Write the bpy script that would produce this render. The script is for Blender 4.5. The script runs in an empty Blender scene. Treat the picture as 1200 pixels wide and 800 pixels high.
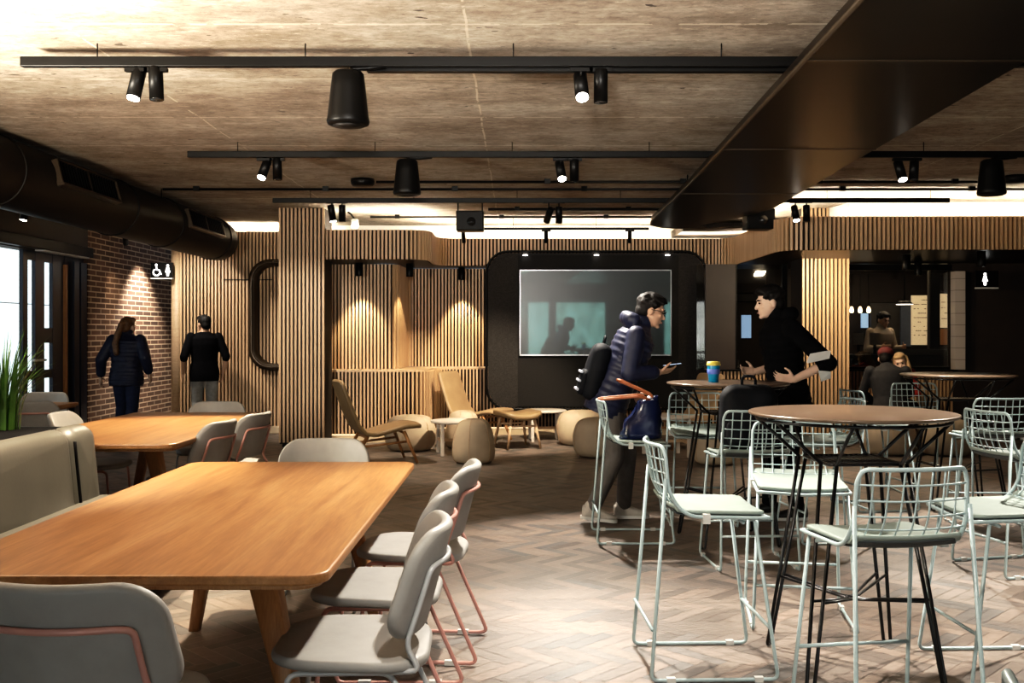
import bpy, bmesh, math, random
from mathutils import Vector, Matrix, Quaternion
R = math.radians
PI = math.pi
random.seed(7)
SC = bpy.context.scene
COL = SC.collection
F, VX, VY, H = 1150.0, 606.0, 390.0, 1.40      # camera calibration (1200x800 frame)

def at(x, y, d):
    return Vector(((x - VX) * d / F, d, H - (y - VY) * d / F))

# ------------------------------------------------------------------ materials
MATS = {}
def nd(nt, typ, **kw):
    n = nt.nodes.new(typ)
    for k, v in kw.items():
        setattr(n, k, v)
    return n

def base_mat(name):
    m = bpy.data.materials.new(name)
    m.use_nodes = True
    nt = m.node_tree
    b = nt.nodes['Principled BSDF']
    MATS[name] = m
    return m, nt, b

def math_node(nt, op, a, b=None, c=None):
    n = nd(nt, 'ShaderNodeMath', operation=op)
    for i, v in enumerate((a, b, c)):
        if v is None:
            continue
        if isinstance(v, (int, float)):
            n.inputs[i].default_value = v
        else:
            nt.links.new(v, n.inputs[i])
    return n.outputs[0]

def mixcol(nt, fac, a, b, blend='MIX'):
    n = nd(nt, 'ShaderNodeMix', data_type='RGBA', blend_type=blend)
    for sock, v in ((n.inputs[0], fac), (n.inputs[6], a), (n.inputs[7], b)):
        if isinstance(v, (int, float)):
            sock.default_value = v
        elif isinstance(v, (tuple, list)):
            sock.default_value = (*v[:3], 1)
        else:
            nt.links.new(v, sock)
    return n.outputs[2]

def noise(nt, scale, vec=(1, 1, 1), detail=4, rough=.55, coord='Object', dist=0):
    tc = nd(nt, 'ShaderNodeTexCoord')
    mp = nd(nt, 'ShaderNodeMapping')
    mp.inputs['Scale'].default_value = vec
    nt.links.new(tc.outputs[coord], mp.inputs[0])
    n = nd(nt, 'ShaderNodeTexNoise')
    n.inputs['Scale'].default_value = scale
    n.inputs['Detail'].default_value = detail
    n.inputs['Roughness'].default_value = rough
    n.inputs['Distortion'].default_value = dist
    nt.links.new(mp.outputs[0], n.inputs['Vector'])
    return n.outputs[0]

def ramp(nt, fac, stops):
    r = nd(nt, 'ShaderNodeValToRGB')
    e = r.color_ramp.elements
    while len(e) < len(stops):
        e.new(.5)
    for el, (p, c) in zip(e, stops):
        el.position = p
        el.color = (*c[:3], 1)
    nt.links.new(fac, r.inputs[0])
    return r.outputs[0]

def bump(nt, b, h, strength=.2, dist=.01):
    n = nd(nt, 'ShaderNodeBump')
    n.inputs['Strength'].default_value = strength
    n.inputs['Distance'].default_value = dist
    nt.links.new(h, n.inputs['Height'])
    nt.links.new(n.outputs[0], b.inputs['Normal'])

def mat(name, col, rough=.5, metal=0, var=.1, scale=9, bmp=0, vec=(1, 1, 1), spec=.5, bscale=None):
    m, nt, b = base_mat(name)
    f = noise(nt, scale, vec)
    lo = tuple(c * (1 - var) for c in col)
    hi = tuple(min(1, c * (1 + var)) for c in col)
    nt.links.new(ramp(nt, f, [(.3, lo), (.7, hi)]), b.inputs['Base Color'])
    b.inputs['Roughness'].default_value = rough
    b.inputs['Metallic'].default_value = metal
    b.inputs['Specular IOR Level'].default_value = spec
    if bmp:
        bump(nt, b, noise(nt, bscale or scale * 12), bmp, .004)
    return m

def emit(name, col, strength):
    m, nt, b = base_mat(name)
    b.inputs['Base Color'].default_value = (*col, 1)
    b.inputs['Emission Color'].default_value = (*col, 1)
    f = noise(nt, 3)
    nt.links.new(math_node(nt, 'MULTIPLY_ADD', f, strength * .1, strength * .95), b.inputs['Emission Strength'])
    return m

def wood(name, c0, c1, vec, rough=.45, scale=5, c2=None):
    m, nt, b = base_mat(name)
    f = noise(nt, scale, vec, 6, .6, dist=.6)
    g = noise(nt, scale * 6, vec, 3, .6)
    col = ramp(nt, f, [(.25, c0), (.5, c1), (.75, c2 or c1)])
    col = mixcol(nt, .16 if 'slat' in name else .35, col, ramp(nt, g, [(.35, (.45, .45, .45)), (.65, (1, 1, 1))]), 'MULTIPLY')
    nt.links.new(col, b.inputs['Base Color'])
    b.inputs['Roughness'].default_value = rough
    bump(nt, b, g, .06, .003)
    return m

def concrete(name):
    m, nt, b = base_mat(name)
    big = noise(nt, 1.0, (.55, 1.3, 1), 5, .6)
    streak = noise(nt, 1.6, (1.1, 2.4, 1), 8, .74, dist=1.2)
    fine = noise(nt, 14, (.9, 1.7, 1), 9, .8)
    col = ramp(nt, streak, [(.3, (.33, .275, .22)), (.5, (.42, .37, .31)), (.7, (.54, .495, .43))])
    col = mixcol(nt, .7, col, ramp(nt, big, [(.36, (.50, .41, .33)), (.5, (.82, .77, .72)), (.62, (1, 1, .99))]), 'MULTIPLY')
    col = mixcol(nt, .6, col, ramp(nt, fine, [(.4, (.38, .34, .30)), (.5, (.85, .84, .82)), (.6, (1, 1, 1))]), 'MULTIPLY')
    blot = noise(nt, 3.5, (1, 1.5, 1), 7, .75)
    col = mixcol(nt, .45, col, ramp(nt, blot, [(.42, (.42, .36, .30)), (.56, (1, 1, 1))]), 'MULTIPLY')
    flk = noise(nt, 11, (.7, 2.6, 1), 8, .82)
    col = mixcol(nt, ramp(nt, flk, [(.56, (0, 0, 0)), (.66, (.6, .6, .6))]), col, (.68, .6, .48))
    # pale board joints: across every 1.05 m, along every 2 m
    tc = nd(nt, 'ShaderNodeTexCoord')
    sp = nd(nt, 'ShaderNodeSeparateXYZ')
    nt.links.new(tc.outputs['Object'], sp.inputs[0])
    wob = math_node(nt, 'MULTIPLY', noise(nt, 3, (1, 1, 1)), .03)
    def line(sock, period, off, w):
        v = math_node(nt, 'ADD', math_node(nt, 'ADD', sock, wob), off)
        fr = math_node(nt, 'FRACT', math_node(nt, 'DIVIDE', v, period))
        dd = math_node(nt, 'ABSOLUTE', math_node(nt, 'SUBTRACT', fr, .5))
        return math_node(nt, 'LESS_THAN', math_node(nt, 'SUBTRACT', .5, dd), w / period)
    l1 = line(sp.outputs[1], 1.05, .37, .011)
    l2 = line(sp.outputs[0], 2.0, .24, .0065)
    brk = math_node(nt, 'GREATER_THAN', noise(nt, 9, (1, 1, 1)), .44)
    lf = math_node(nt, 'MULTIPLY', math_node(nt, 'MAXIMUM', l1, l2), brk)
    col = mixcol(nt, math_node(nt, 'MULTIPLY', lf, .6), col, (.62, .54, .42))
    # blow-holes
    hol = noise(nt, 7, (1, 2.2, 1), 2)
    hf = math_node(nt, 'GREATER_THAN', hol, .735)
    col = mixcol(nt, hf, col, (.05, .035, .025))
    nt.links.new(col, b.inputs['Base Color'])
    b.inputs['Roughness'].default_value = .75
    bump(nt, b, fine, .35, .01)
    return m

def brick(name):
    m, nt, b = base_mat(name)
    tc = nd(nt, 'ShaderNodeTexCoord')
    sp = nd(nt, 'ShaderNodeSeparateXYZ')
    nt.links.new(tc.outputs['Object'], sp.inputs[0])
    cb = nd(nt, 'ShaderNodeCombineXYZ')
    nt.links.new(sp.outputs[1], cb.inputs[0])
    nt.links.new(sp.outputs[2], cb.inputs[1])
    t = nd(nt, 'ShaderNodeTexBrick')
    t.inputs['Scale'].default_value = 1
    t.inputs['Brick Width'].default_value = .30
    t.inputs['Row Height'].default_value = .072
    t.inputs['Mortar Size'].default_value = .0085
    t.inputs['Mortar Smooth'].default_value = .1
    t.inputs['Color1'].default_value = (.055, .028, .017, 1)
    t.inputs['Color2'].default_value = (.12, .06, .035, 1)
    t.inputs['Mortar'].default_value = (.42, .31, .21, 1)
    nt.links.new(cb.outputs[0], t.inputs['Vector'])
    nt.links.new(t.outputs['Color'], b.inputs['Base Color'])
    b.inputs['Roughness'].default_value = .8
    bump(nt, b, math_node(nt, 'SUBTRACT', 1.0, t.outputs['Fac']), .5, .01)
    return m

def tile(name):
    m, nt, b = base_mat(name)
    tc = nd(nt, 'ShaderNodeTexCoord')
    sp = nd(nt, 'ShaderNodeSeparateXYZ')
    nt.links.new(tc.outputs['Object'], sp.inputs[0])
    fr = math_node(nt, 'FRACT', math_node(nt, 'DIVIDE', sp.outputs[2], .15))
    lf = math_node(nt, 'LESS_THAN', fr, .06)
    nt.links.new(mixcol(nt, lf, (.42, .36, .31), (.2, .17, .15)), b.inputs['Base Color'])
    b.inputs['Roughness'].default_value = .3
    return m

def attr_floor(name):
    m, nt, b = base_mat(name)
    a = nd(nt, 'ShaderNodeAttribute', attribute_name='tone')
    col = ramp(nt, a.outputs['Fac'], [(.0, (.10, .083, .073)), (.25, (.155, .128, .112)), (.55, (.20, .163, .14)), (.8, (.22, .17, .143)), (.92, (.135, .123, .116)), (1, (.10, .094, .09))])
    col = mixcol(nt, .5, col, ramp(nt, noise(nt, 26, (1, 1, 1), 5, .65), [(.3, (.62, .6, .58)), (.65, (1, 1, 1))]), 'MULTIPLY')
    nt.links.new(col, b.inputs['Base Color'])
    rg = math_node(nt, 'MULTIPLY_ADD', noise(nt, 5), .25, .33)
    nt.links.new(rg, b.inputs['Roughness'])
    bump(nt, b, noise(nt, 60), .12, .004)
    return m

def screen_mat(name, tint, fac, rough=.03):
    m, nt, b = base_mat(name)
    out = nt.nodes['Material Output']
    b.inputs['Base Color'].default_value = (.004, .007, .008, 1)
    b.inputs['Roughness'].default_value = .3
    g = nd(nt, 'ShaderNodeBsdfGlossy')
    g.inputs['Color'].default_value = (*tint, 1)
    g.inputs['Roughness'].default_value = rough
    mx = nd(nt, 'ShaderNodeMixShader')
    nt.links.new(math_node(nt, 'MULTIPLY_ADD', noise(nt, .8), .02, fac), mx.inputs[0])
    nt.links.new(b.outputs[0], mx.inputs[1])
    nt.links.new(g.outputs[0], mx.inputs[2])
    nt.links.new(mx.outputs[0], out.inputs[0])
    return m

def glass_mat(name, tint, fac):
    m, nt, b = base_mat(name)
    out = nt.nodes['Material Output']
    nt.nodes.remove(b)
    t = nd(nt, 'ShaderNodeBsdfTransparent')
    t.inputs[0].default_value = (*tint, 1)
    g = nd(nt, 'ShaderNodeBsdfGlossy')
    g.inputs['Roughness'].default_value = .03
    mx = nd(nt, 'ShaderNodeMixShader')
    nt.links.new(math_node(nt, 'MULTIPLY_ADD', noise(nt, .8), .02, fac), mx.inputs[0])
    nt.links.new(t.outputs[0], mx.inputs[1])
    nt.links.new(g.outputs[0], mx.inputs[2])
    nt.links.new(mx.outputs[0], out.inputs[0])
    return m

def foliage_backdrop(name, strength):
    m, nt, b = base_mat(name)
    f = noise(nt, 2.2, (1, 1, 1), 8, .7)
    g = noise(nt, .5, (1, 1, 1), 3)
    c = ramp(nt, f, [(.35, (.12, .14, .08)), (.5, (.44, .47, .34)), (.62, (.88, .87, .78)), (.72, (1, 1, 1))])
    c = mixcol(nt, g, c, (.9, .87, .9))
    nt.links.new(c, b.inputs['Emission Color'])
    b.inputs['Emission Strength'].default_value = strength
    b.inputs['Base Color'].default_value = (.05, .1, .05, 1)
    return m

M = dict(
    concrete=concrete('board_marked_concrete'), brick=brick('dark_brick'), tile=tile('grey_tile'),
    pavers=attr_floor('herringbone_pavers'),
    grout=mat('grout', (.36, .31, .265), .8),
    slat=wood('slat_timber', (.42, .26, .14), (.50, .325, .185), (6, 6, .35), .5, 2, (.57, .385, .23)),
    slat_back=mat('slat_backing', (.012, .008, .006), .9),
    ledge=wood('ledge_timber', (.38, .25, .15), (.5, .35, .22), (1, 9, 9), .5, 4),
    oak=wood('oak_top', (.25, .112, .042), (.39, .19, .075), (9, .55, 9), .34, 2.2, (.48, .26, .115)),
    oakleg=wood('oak_leg', (.27, .125, .05), (.4, .2, .085), (10, 10, .9), .45, 3),
    ash=wood('pale_ash', (.42, .27, .16), (.58, .4, .26), (9, 9, .9), .5, 3),
    black=mat('black_metal', (.0028, .0026, .0025), .42, 0, .2, spec=.14),
    blackduct=mat('dark_duct_paint', (.007, .0055, .0045), .5, 0, .3, 2, spec=.15),
    panel=mat('black_steel_panel', (.008, .006, .0045), .32, .0, .35, 1.5, vec=(.4, 3, 1), spec=.14),
    blackwire=mat('black_wire', (.008, .008, .009), .3, .3),
    felt=mat('black_felt', (.006, .0055, .0055), .95, 0, .5, 90, .4),
    felt_light=mat('charcoal_felt', (.017, .015, .0145), .95, 0, .5, 90, .4),
    navy=mat('navy_door_paint', (.008, .014, .032), .35),
    brownwall=mat('dark_brown_paint', (.03, .02, .013), .6),
    darkpanel=mat('dark_brown_panel', (.022, .013, .009), .55, 0, .25, 3),
    white=mat('white_plaster', (.8, .76, .68), .8, 0, .03),
    tvbezel=mat('silver_bezel', (.35, .35, .36), .3, .8),
    tv=screen_mat('dark_tv_glass', (.34, .70, .66), .055),
    glass=glass_mat('clear_glass', (.93, .96, .97), .06),
    smoke=glass_mat('smoked_glass', (.82, .8, .77), .06),
    upholstery=mat('grey_upholstery', (.305, .298, .285), .5, 0, .06, 14, .12),
    bench=mat('grey_green_leatherette', (.082, .079, .068), .42, 0, .08, 6, .1),
    pink=mat('pink_metal', (.55, .29, .25), .35, .1, .05),
    greymetal=mat('pale_grey_metal', (.42, .43, .44), .35, .1, .05),
    aqua=mat('pale_aqua_metal', (.40, .50, .52), .35, .05, .05),
    pad=mat('aqua_grey_seat_pad', (.27, .325, .30), .55, 0, .06, 12, .1),
    padunder=mat('pad_underside', (.05, .06, .065), .7),
    laminate=mat('brown_laminate', (.115, .078, .053), .28, 0, .06),
    tan=mat('tan_leather', (.36, .245, .14), .5, 0, .1, 6, .08),
    olive=mat('olive_tan_leather', (.2, .135, .07), .45, 0, .12, 6, .08),
    pouf=mat('beige_pouf_fabric', (.42, .34, .25), .7, 0, .06, 8, .1),
    stone=mat('white_table_top', (.62, .56, .5), .4, 0, .06),
    skirting=mat('pale_skirting', (.55, .43, .29), .5, 0, .06),
    bronze=mat('dark_bronze', (.05, .035, .022), .35, .5),
    led=emit('warm_led', (1, .86, .66), 85),
    ledbase=emit('warm_base_led', (1, .74, .45), 1.6),
    lens=emit('lamp_lens', (1, .93, .82), 30),
    lensdim=emit('small_lamp_lens', (1, .95, .88), 8),
    lensoff=mat('unlit_lens', (.01, .01, .01), .2),
    bulb=emit('pendant_bulb', (1, .75, .45), 8),
    icon=emit('sign_icon_white', (1, 1, .97), 3.5),
    exterior=emit('glowing_exterior_wall', (.86, .93, .93), 1.25),  # daylight on the outdoor wall is put in as emission
    trees=foliage_backdrop('tree_backdrop', 6.5),  # glows to supply daylight fill through the street windows
    menu=emit('lit_menu_board', (.75, .62, .42), .55),
    bluepanel=mat('blue_grey_panel', (.05, .065, .1), .6),
    bluewin=emit('blue_window', (.35, .55, .85), .8),
    steel=mat('kitchen_steel', (.12, .115, .11), .35, .7),
    paper=mat('white_paper', (.75, .75, .74), .6, 0, .03),
    grass=mat('grass_blade', (.07, .16, .03), .45, 0, .5, 6),
    skin=mat('skin', (.5, .3, .2), .5, 0, .06),
    skinpale=mat('fair_skin', (.62, .42, .32), .5, 0, .06),
    hair=mat('black_hair', (.007, .0055, .005), .6, 0, .3, 40, .3, spec=.2),
    hairbrown=mat('brown_hair', (.13, .065, .028), .5, 0, .4, 30, .3),
    hairblond=mat('blonde_hair', (.5, .33, .17), .5, 0, .3, 30, .3),
    puffer=mat('navy_puffer', (.014, .017, .042), .5, 0, .2, 12, .1, spec=.35),
    blackcloth=mat('black_cloth', (.004, .004, .005), .9, 0, .3, 20, .2, spec=.08),
    darkcoat=mat('charcoal_coat', (.015, .015, .018), .85, 0, .3, 20, .2),
    greytrouser=mat('grey_trousers', (.10, .09, .085), .8, 0, .2, 14, .2),
    palegrey=mat('pale_grey_trousers', (.3, .3, .29), .8, 0, .2, 14, .2),
    denim=mat('dark_denim', (.012, .02, .06), .8, 0, .2, 20, .2),
    red=mat('red_cloth', (.3, .02, .015), .75, 0, .2, 14),
    darkred=mat('dark_red_cap', (.08, .008, .008), .8, 0, .2, 14),
    cream=mat('cream_shirt', (.3, .24, .18), .8, 0, .1, 14),
    sneaker=mat('pale_sneaker', (.45, .42, .38), .6, 0, .15, 14),
    shoe=mat('black_shoe', (.01, .01, .01), .4),
    sole=mat('white_sole', (.6, .6, .58), .5),
    eye=mat('dark_eye', (.01, .008, .007), .2),
    lip=mat('lip', (.4, .16, .12), .5),
    navybag=mat('glossy_navy_bag', (.01, .016, .06), .25, 0, .2, 6, .2, bscale=20),
    leatherbrown=mat('brown_leather_handle', (.36, .12, .05), .4),
    blackbag=mat('black_backpack_fabric', (.006, .007, .010), .7, 0, .3, 10, .2, spec=.15),
    reflective=mat('pale_strap', (.4, .42, .5), .4),
    cupblue=mat('blue_cup', (.0, .23, .46), .35, 0, .04),
    cupband=mat('violet_blue_band', (.13, .2, .62), .5, 0, .04),
    cuplid=mat('yellow_lid', (.75, .62, .12), .4, 0, .04),
    phone=emit('phone_screen', (.6, .75, 1), .8),
    camwhite=mat('white_plastic', (.6, .6, .58), .4),
)

# ------------------------------------------------------------------ mesh tools
def fillet(pts, rad, n=5, closed=False):
    pts = [Vector(p) for p in pts]
    out = []
    N = len(pts)
    for i, p in enumerate(pts):
        if not closed and i in (0, N - 1):
            out.append(p)
            continue
        a, c = pts[i - 1], pts[(i + 1) % N]
        u, v = (a - p), (c - p)
        r = min(rad, u.length * .48, v.length * .48)
        s, e = p + u.normalized() * r, p + v.normalized() * r
        for k in range(n + 1):
            t = k / n
            out.append(s * (1 - t) ** 2 + p * 2 * t * (1 - t) + e * t * t)
    return out

def rrect(w, h, r, n=5, sub=0):
    pts = []
    for cx, cy, a0 in ((w / 2 - r, h / 2 - r, 0), (-w / 2 + r, h / 2 - r, 90), (-w / 2 + r, -h / 2 + r, 180), (w / 2 - r, -h / 2 + r, 270)):
        for k in range(n + 1):
            a = R(a0 + 90 * k / n)
            pts.append((cx + r * math.cos(a), cy + r * math.sin(a)))
    if sub:
        out = []
        N = len(pts)
        for i, p in enumerate(pts):
            out.append(p)
            if i % (n + 1) == n:
                q = pts[(i + 1) % N]
                for k in range(1, sub + 1):
                    f = k / (sub + 1)
                    out.append((p[0] + (q[0] - p[0]) * f, p[1] + (q[1] - p[1]) * f))
        pts = out
    return pts

class MB:
    def __init__(s):
        s.v, s.f, s.m, s.sm = [], [], [], []
    def add(s, verts, faces, mi=0, smooth=False):
        o = len(s.v)
        s.v += [Vector(p) for p in verts]
        for f in faces:
            s.f.append([i + o for i in f])
            s.m.append(mi)
            s.sm.append(smooth)
        return s
    def box(s, c, size, mi=0, rz=0, M4=None):
        x, y, z = (q / 2 for q in size)
        vs = [Vector((sx * x, sy * y, sz * z)) for sz in (-1, 1) for sy in (-1, 1) for sx in (-1, 1)]
        if M4 is None:
            M4 = Matrix.Translation(Vector(c)) @ Matrix.Rotation(rz, 4, 'Z')
        vs = [M4 @ q for q in vs]
        return s.add(vs, [(0, 2, 3, 1), (4, 5, 7, 6), (0, 1, 5, 4), (2, 6, 7, 3), (0, 4, 6, 2), (1, 3, 7, 5)], mi)
    def b2(s, x0, x1, y0, y1, z0, z1, mi=0):
        return s.box(((x0 + x1) / 2, (y0 + y1) / 2, (z0 + z1) / 2), (abs(x1 - x0), abs(y1 - y0), abs(z1 - z0)), mi)
    def tube(s, pts, r, seg=7, closed=False, mi=0, caps=True):
        pts = [Vector(p) for p in pts]
        q = [pts[0]]
        for p in pts[1:]:
            if (p - q[-1]).length > 1e-5:
                q.append(p)
        pts = q
        N = len(pts)
        rr = r if isinstance(r, (list, tuple)) else None
        T = []
        for i in range(N):
            a = pts[i - 1] if (i > 0 or closed) else pts[i]
            b = pts[(i + 1) % N] if (i < N - 1 or closed) else pts[i]
            T.append((b - a).normalized())
        up = Vector((0, 0, 1)) if abs(T[0].z) < .9 else Vector((1, 0, 0))
        nrm = T[0].cross(up).normalized()
        vs = []
        for i in range(N):
            if i:
                ax = T[i - 1].cross(T[i])
                if ax.length > 1e-7:
                    nrm = Quaternion(ax.normalized(), T[i - 1].angle(T[i])) @ nrm
            nrm = (nrm - T[i] * nrm.dot(T[i])).normalized()
            bn = T[i].cross(nrm)
            rad = rr[min(i, len(rr) - 1)] if rr else r
            for k in range(seg):
                a = 2 * PI * k / seg
                vs.append(pts[i] + (nrm * math.cos(a) + bn * math.sin(a)) * rad)
        fs = []
        for i in range(N if closed else N - 1):
            j = (i + 1) % N
            for k in range(seg):
                l = (k + 1) % seg
                fs.append((i * seg + k, i * seg + l, j * seg + l, j * seg + k))
        if caps and not closed:
            fs.append(tuple(range(seg))[::-1])
            fs.append(tuple((N - 1) * seg + k for k in range(seg)))
        return s.add(vs, fs, mi, True)
    def lathe(s, prof, c=(0, 0, 0), seg=28, mi=0, M4=None, sx=1, sy=1):
        M4 = M4 or Matrix.Translation(Vector(c))
        vs, fs = [], []
        for r, z in prof:
            for k in range(seg):
                a = 2 * PI * k / seg
                vs.append(M4 @ Vector((max(r, 1e-4) * math.cos(a) * sx, max(r, 1e-4) * math.sin(a) * sy, z)))
        for i in range(len(prof) - 1):
            for k in range(seg):
                l = (k + 1) % seg
                fs.append((i * seg + k, i * seg + l, (i + 1) * seg + l, (i + 1) * seg + k))
        fs.append(tuple(range(seg))[::-1])
        fs.append(tuple((len(prof) - 1) * seg + k for k in range(seg)))
        return s.add(vs, fs, mi, True)
    def prism(s, poly, z0, z1, mi=0, smooth=False, fn=None):
        n = len(poly)
        fn = fn or (lambda x, y, z: Vector((x, y, z)))
        vs = [fn(x, y, z0) for x, y in poly] + [fn(x, y, z1) for x, y in poly]
        fs = [tuple(range(n))[::-1], tuple(range(n, 2 * n))]
        fs += [(i, (i + 1) % n, n + (i + 1) % n, n + i) for i in range(n)]
        return s.add(vs, fs, mi, smooth)
    def ell(s, c, r, mi=0, M4=None, seg=16, rings=10):
        vs, fs = [], []
        M4 = M4 or Matrix.Identity(4)
        c = Vector(c)
        for i in range(rings + 1):
            t = -PI / 2 + PI * i / rings
            for k in range(seg):
                a = 2 * PI * k / seg
                vs.append(M4 @ (c + Vector((r[0] * math.cos(t) * math.cos(a), r[1] * math.cos(t) * math.sin(a), r[2] * math.sin(t)))))
        for i in range(rings):
            for k in range(seg):
                l = (k + 1) % seg
                fs.append((i * seg + k, i * seg + l, (i + 1) * seg + l, (i + 1) * seg + k))
        return s.add(vs, fs, mi, True)
    def cone(s, p0, r0, p1, r1, mi=0, seg=14):
        p0, p1 = Vector(p0), Vector(p1)
        d = (p1 - p0)
        L = d.length
        q = d.to_track_quat('Z', 'Y').to_matrix().to_4x4() if L > 1e-6 else Matrix.Identity(4)
        prof = []
        for k in range(6):
            t = -PI / 2 + PI / 2 * k / 5
            prof.append((r0 * math.cos(t), r0 * math.sin(t)))
        for k in range(6):
            t = PI / 2 * k / 5
            prof.append((r1 * math.cos(t), L + r1 * math.sin(t)))
        return s.lathe(prof, seg=seg, mi=mi, M4=Matrix.Translation(p0) @ q)
    def loft(s, rings, mi=0, n=22, ex=2.3):
        # rings: (center, half-width vector, half-depth vector)
        vs, fs = [], []
        for c, a, b in rings:
            c, a, b = Vector(c), Vector(a), Vector(b)
            for k in range(n):
                t = 2 * PI * k / n
                ct, st = math.cos(t), math.sin(t)
                vs.append(c + a * math.copysign(abs(ct) ** (2 / ex), ct) + b * math.copysign(abs(st) ** (2 / ex), st))
        for i in range(len(rings) - 1):
            for k in range(n):
                l = (k + 1) % n
                fs.append((i * n + k, i * n + l, (i + 1) * n + l, (i + 1) * n + k))
        fs.append(tuple(range(n))[::-1])
        fs.append(tuple((len(rings) - 1) * n + k for k in range(n)))
        return s.add(vs, fs, mi, True)
    def cushion(s, w, h, r, t, edge=None, crown=0.0, fn=None, mi=0, n=6, sub=9, inner=(.85, .6, .3)):
        edge = edge or t * .45
        fn = fn or (lambda x, y, z: Vector((x, y, z)))
        rings = []
        for f in inner[::-1]:
            rings.append((edge, -t / 2, f))
        for k in range(7):
            a = R(-90 + 30 * k)
            rings.append((edge * (1 - math.cos(a)), t / 2 * math.sin(a), 1))
        for f in inner:
            rings.append((edge, t / 2 + crown * (1 - f * f), f))
        base = len(s.v)
        vs = []
        for e, z, f in rings:
            for x, y in rrect(w - 2 * e, h - 2 * e, max(r - e, .004), n, sub):
                vs.append(fn(x * f, y * f, z))
        N = 4 * (n + 1 + sub)
        vs.append(fn(0, 0, -t / 2))
        vs.append(fn(0, 0, t / 2 + crown))
        fs, fm = [], []
        nr = len(rings)
        for i in range(nr - 1):
            for k in range(N):
                l = (k + 1) % N
                fs.append((i * N + k, i * N + l, (i + 1) * N + l, (i + 1) * N + k))
        for k in range(N):
            l = (k + 1) % N
            fs.append((nr * N, l, k))
            fs.append((nr * N + 1, (nr - 1) * N + k, (nr - 1) * N + l))
        return s.add(vs, fs, mi, True)
    def mesh(s, name, mats):
        me = bpy.data.meshes.new(name)
        me.from_pydata([tuple(p) for p in s.v], [], s.f)
        for mm in (mats if isinstance(mats, (list, tuple)) else [mats]):
            me.materials.append(mm)
        me.polygons.foreach_set('material_index', s.m)
        me.polygons.foreach_set('use_smooth', s.sm)
        bm = bmesh.new()
        bm.from_mesh(me)
        bmesh.ops.recalc_face_normals(bm, faces=bm.faces)
        bm.to_mesh(me)
        bm.free()
        me.update()
        return me
    def build(s, name, mats, parent=None, bevel=0, **tags):
        o = bpy.data.objects.new(name, s.mesh(name, mats))
        COL.objects.link(o)
        if parent is not None:
            o.parent = parent
        if bevel:
            md = o.modifiers.new('edge', 'BEVEL')
            md.width = bevel
            md.segments = 2
            md.limit_method = 'ANGLE'
        for k, v in tags.items():
            o[k] = v
        return o

def remesh(mb, name, mats, voxel=.008, smooth=4, parent=None, cut=None):
    o = bpy.data.objects.new('tmp', mb.mesh('tmp', mats))
    COL.objects.link(o)
    md = o.modifiers.new('r', 'REMESH')
    md.mode = 'VOXEL'
    md.voxel_size = voxel
    md.use_smooth_shade = True
    if smooth:
        sm = o.modifiers.new('s', 'SMOOTH')
        sm.factor = .5
        sm.iterations = smooth
    dg = bpy.context.evaluated_depsgraph_get()
    dg.update()
    me = bpy.data.meshes.new_from_object(o.evaluated_get(dg))
    me.name = name
    old = o.data
    bpy.data.objects.remove(o)
    bpy.data.meshes.remove(old)
    me.materials.clear()
    for mm in (mats if isinstance(mats, (list, tuple)) else [mats]):
        me.materials.append(mm)
    me.polygons.foreach_set('material_index', [0] * len(me.polygons))
    ob = bpy.data.objects.new(name, me)
    COL.objects.link(ob)
    if parent is not None:
        ob.parent = parent
    return ob

def tag(o, label=None, cat=None, group=None, kind=None):
    if label: o['label'] = label
    if cat: o['category'] = cat
    if group: o['group'] = group
    if kind: o['kind'] = kind
    return o

def empty(name, label, cat, loc=(0, 0, 0), rz=0, group=None):
    o = bpy.data.objects.new(name, None)
    COL.objects.link(o)
    o.empty_display_size = .1
    o.location = loc
    o.rotation_euler = (0, 0, rz)
    return tag(o, label, cat, group)

def dup(root, label, loc, rz=0, group=None, scale=None):
    r = root.copy()
    COL.objects.link(r)
    r.location, r.rotation_euler = loc, (0, 0, rz)
    r['label'] = label
    if group: r['group'] = group
    if scale: r.scale = scale
    for ch in list(root.children):
        c = ch.copy()
        COL.objects.link(c)
        c.parent = r
        for g in list(ch.children):
            d = g.copy()
            COL.objects.link(d)
            d.parent = c
    return r

def struct(name, mb, m, bevel=0):
    return mb.build(name, m, bevel=bevel, kind='structure')

def arc_path(pts, rad, n=10):
    return [(p.x, p.y) for p in fillet([(x, y, 0) for x, y in pts], rad, n)]

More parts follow.
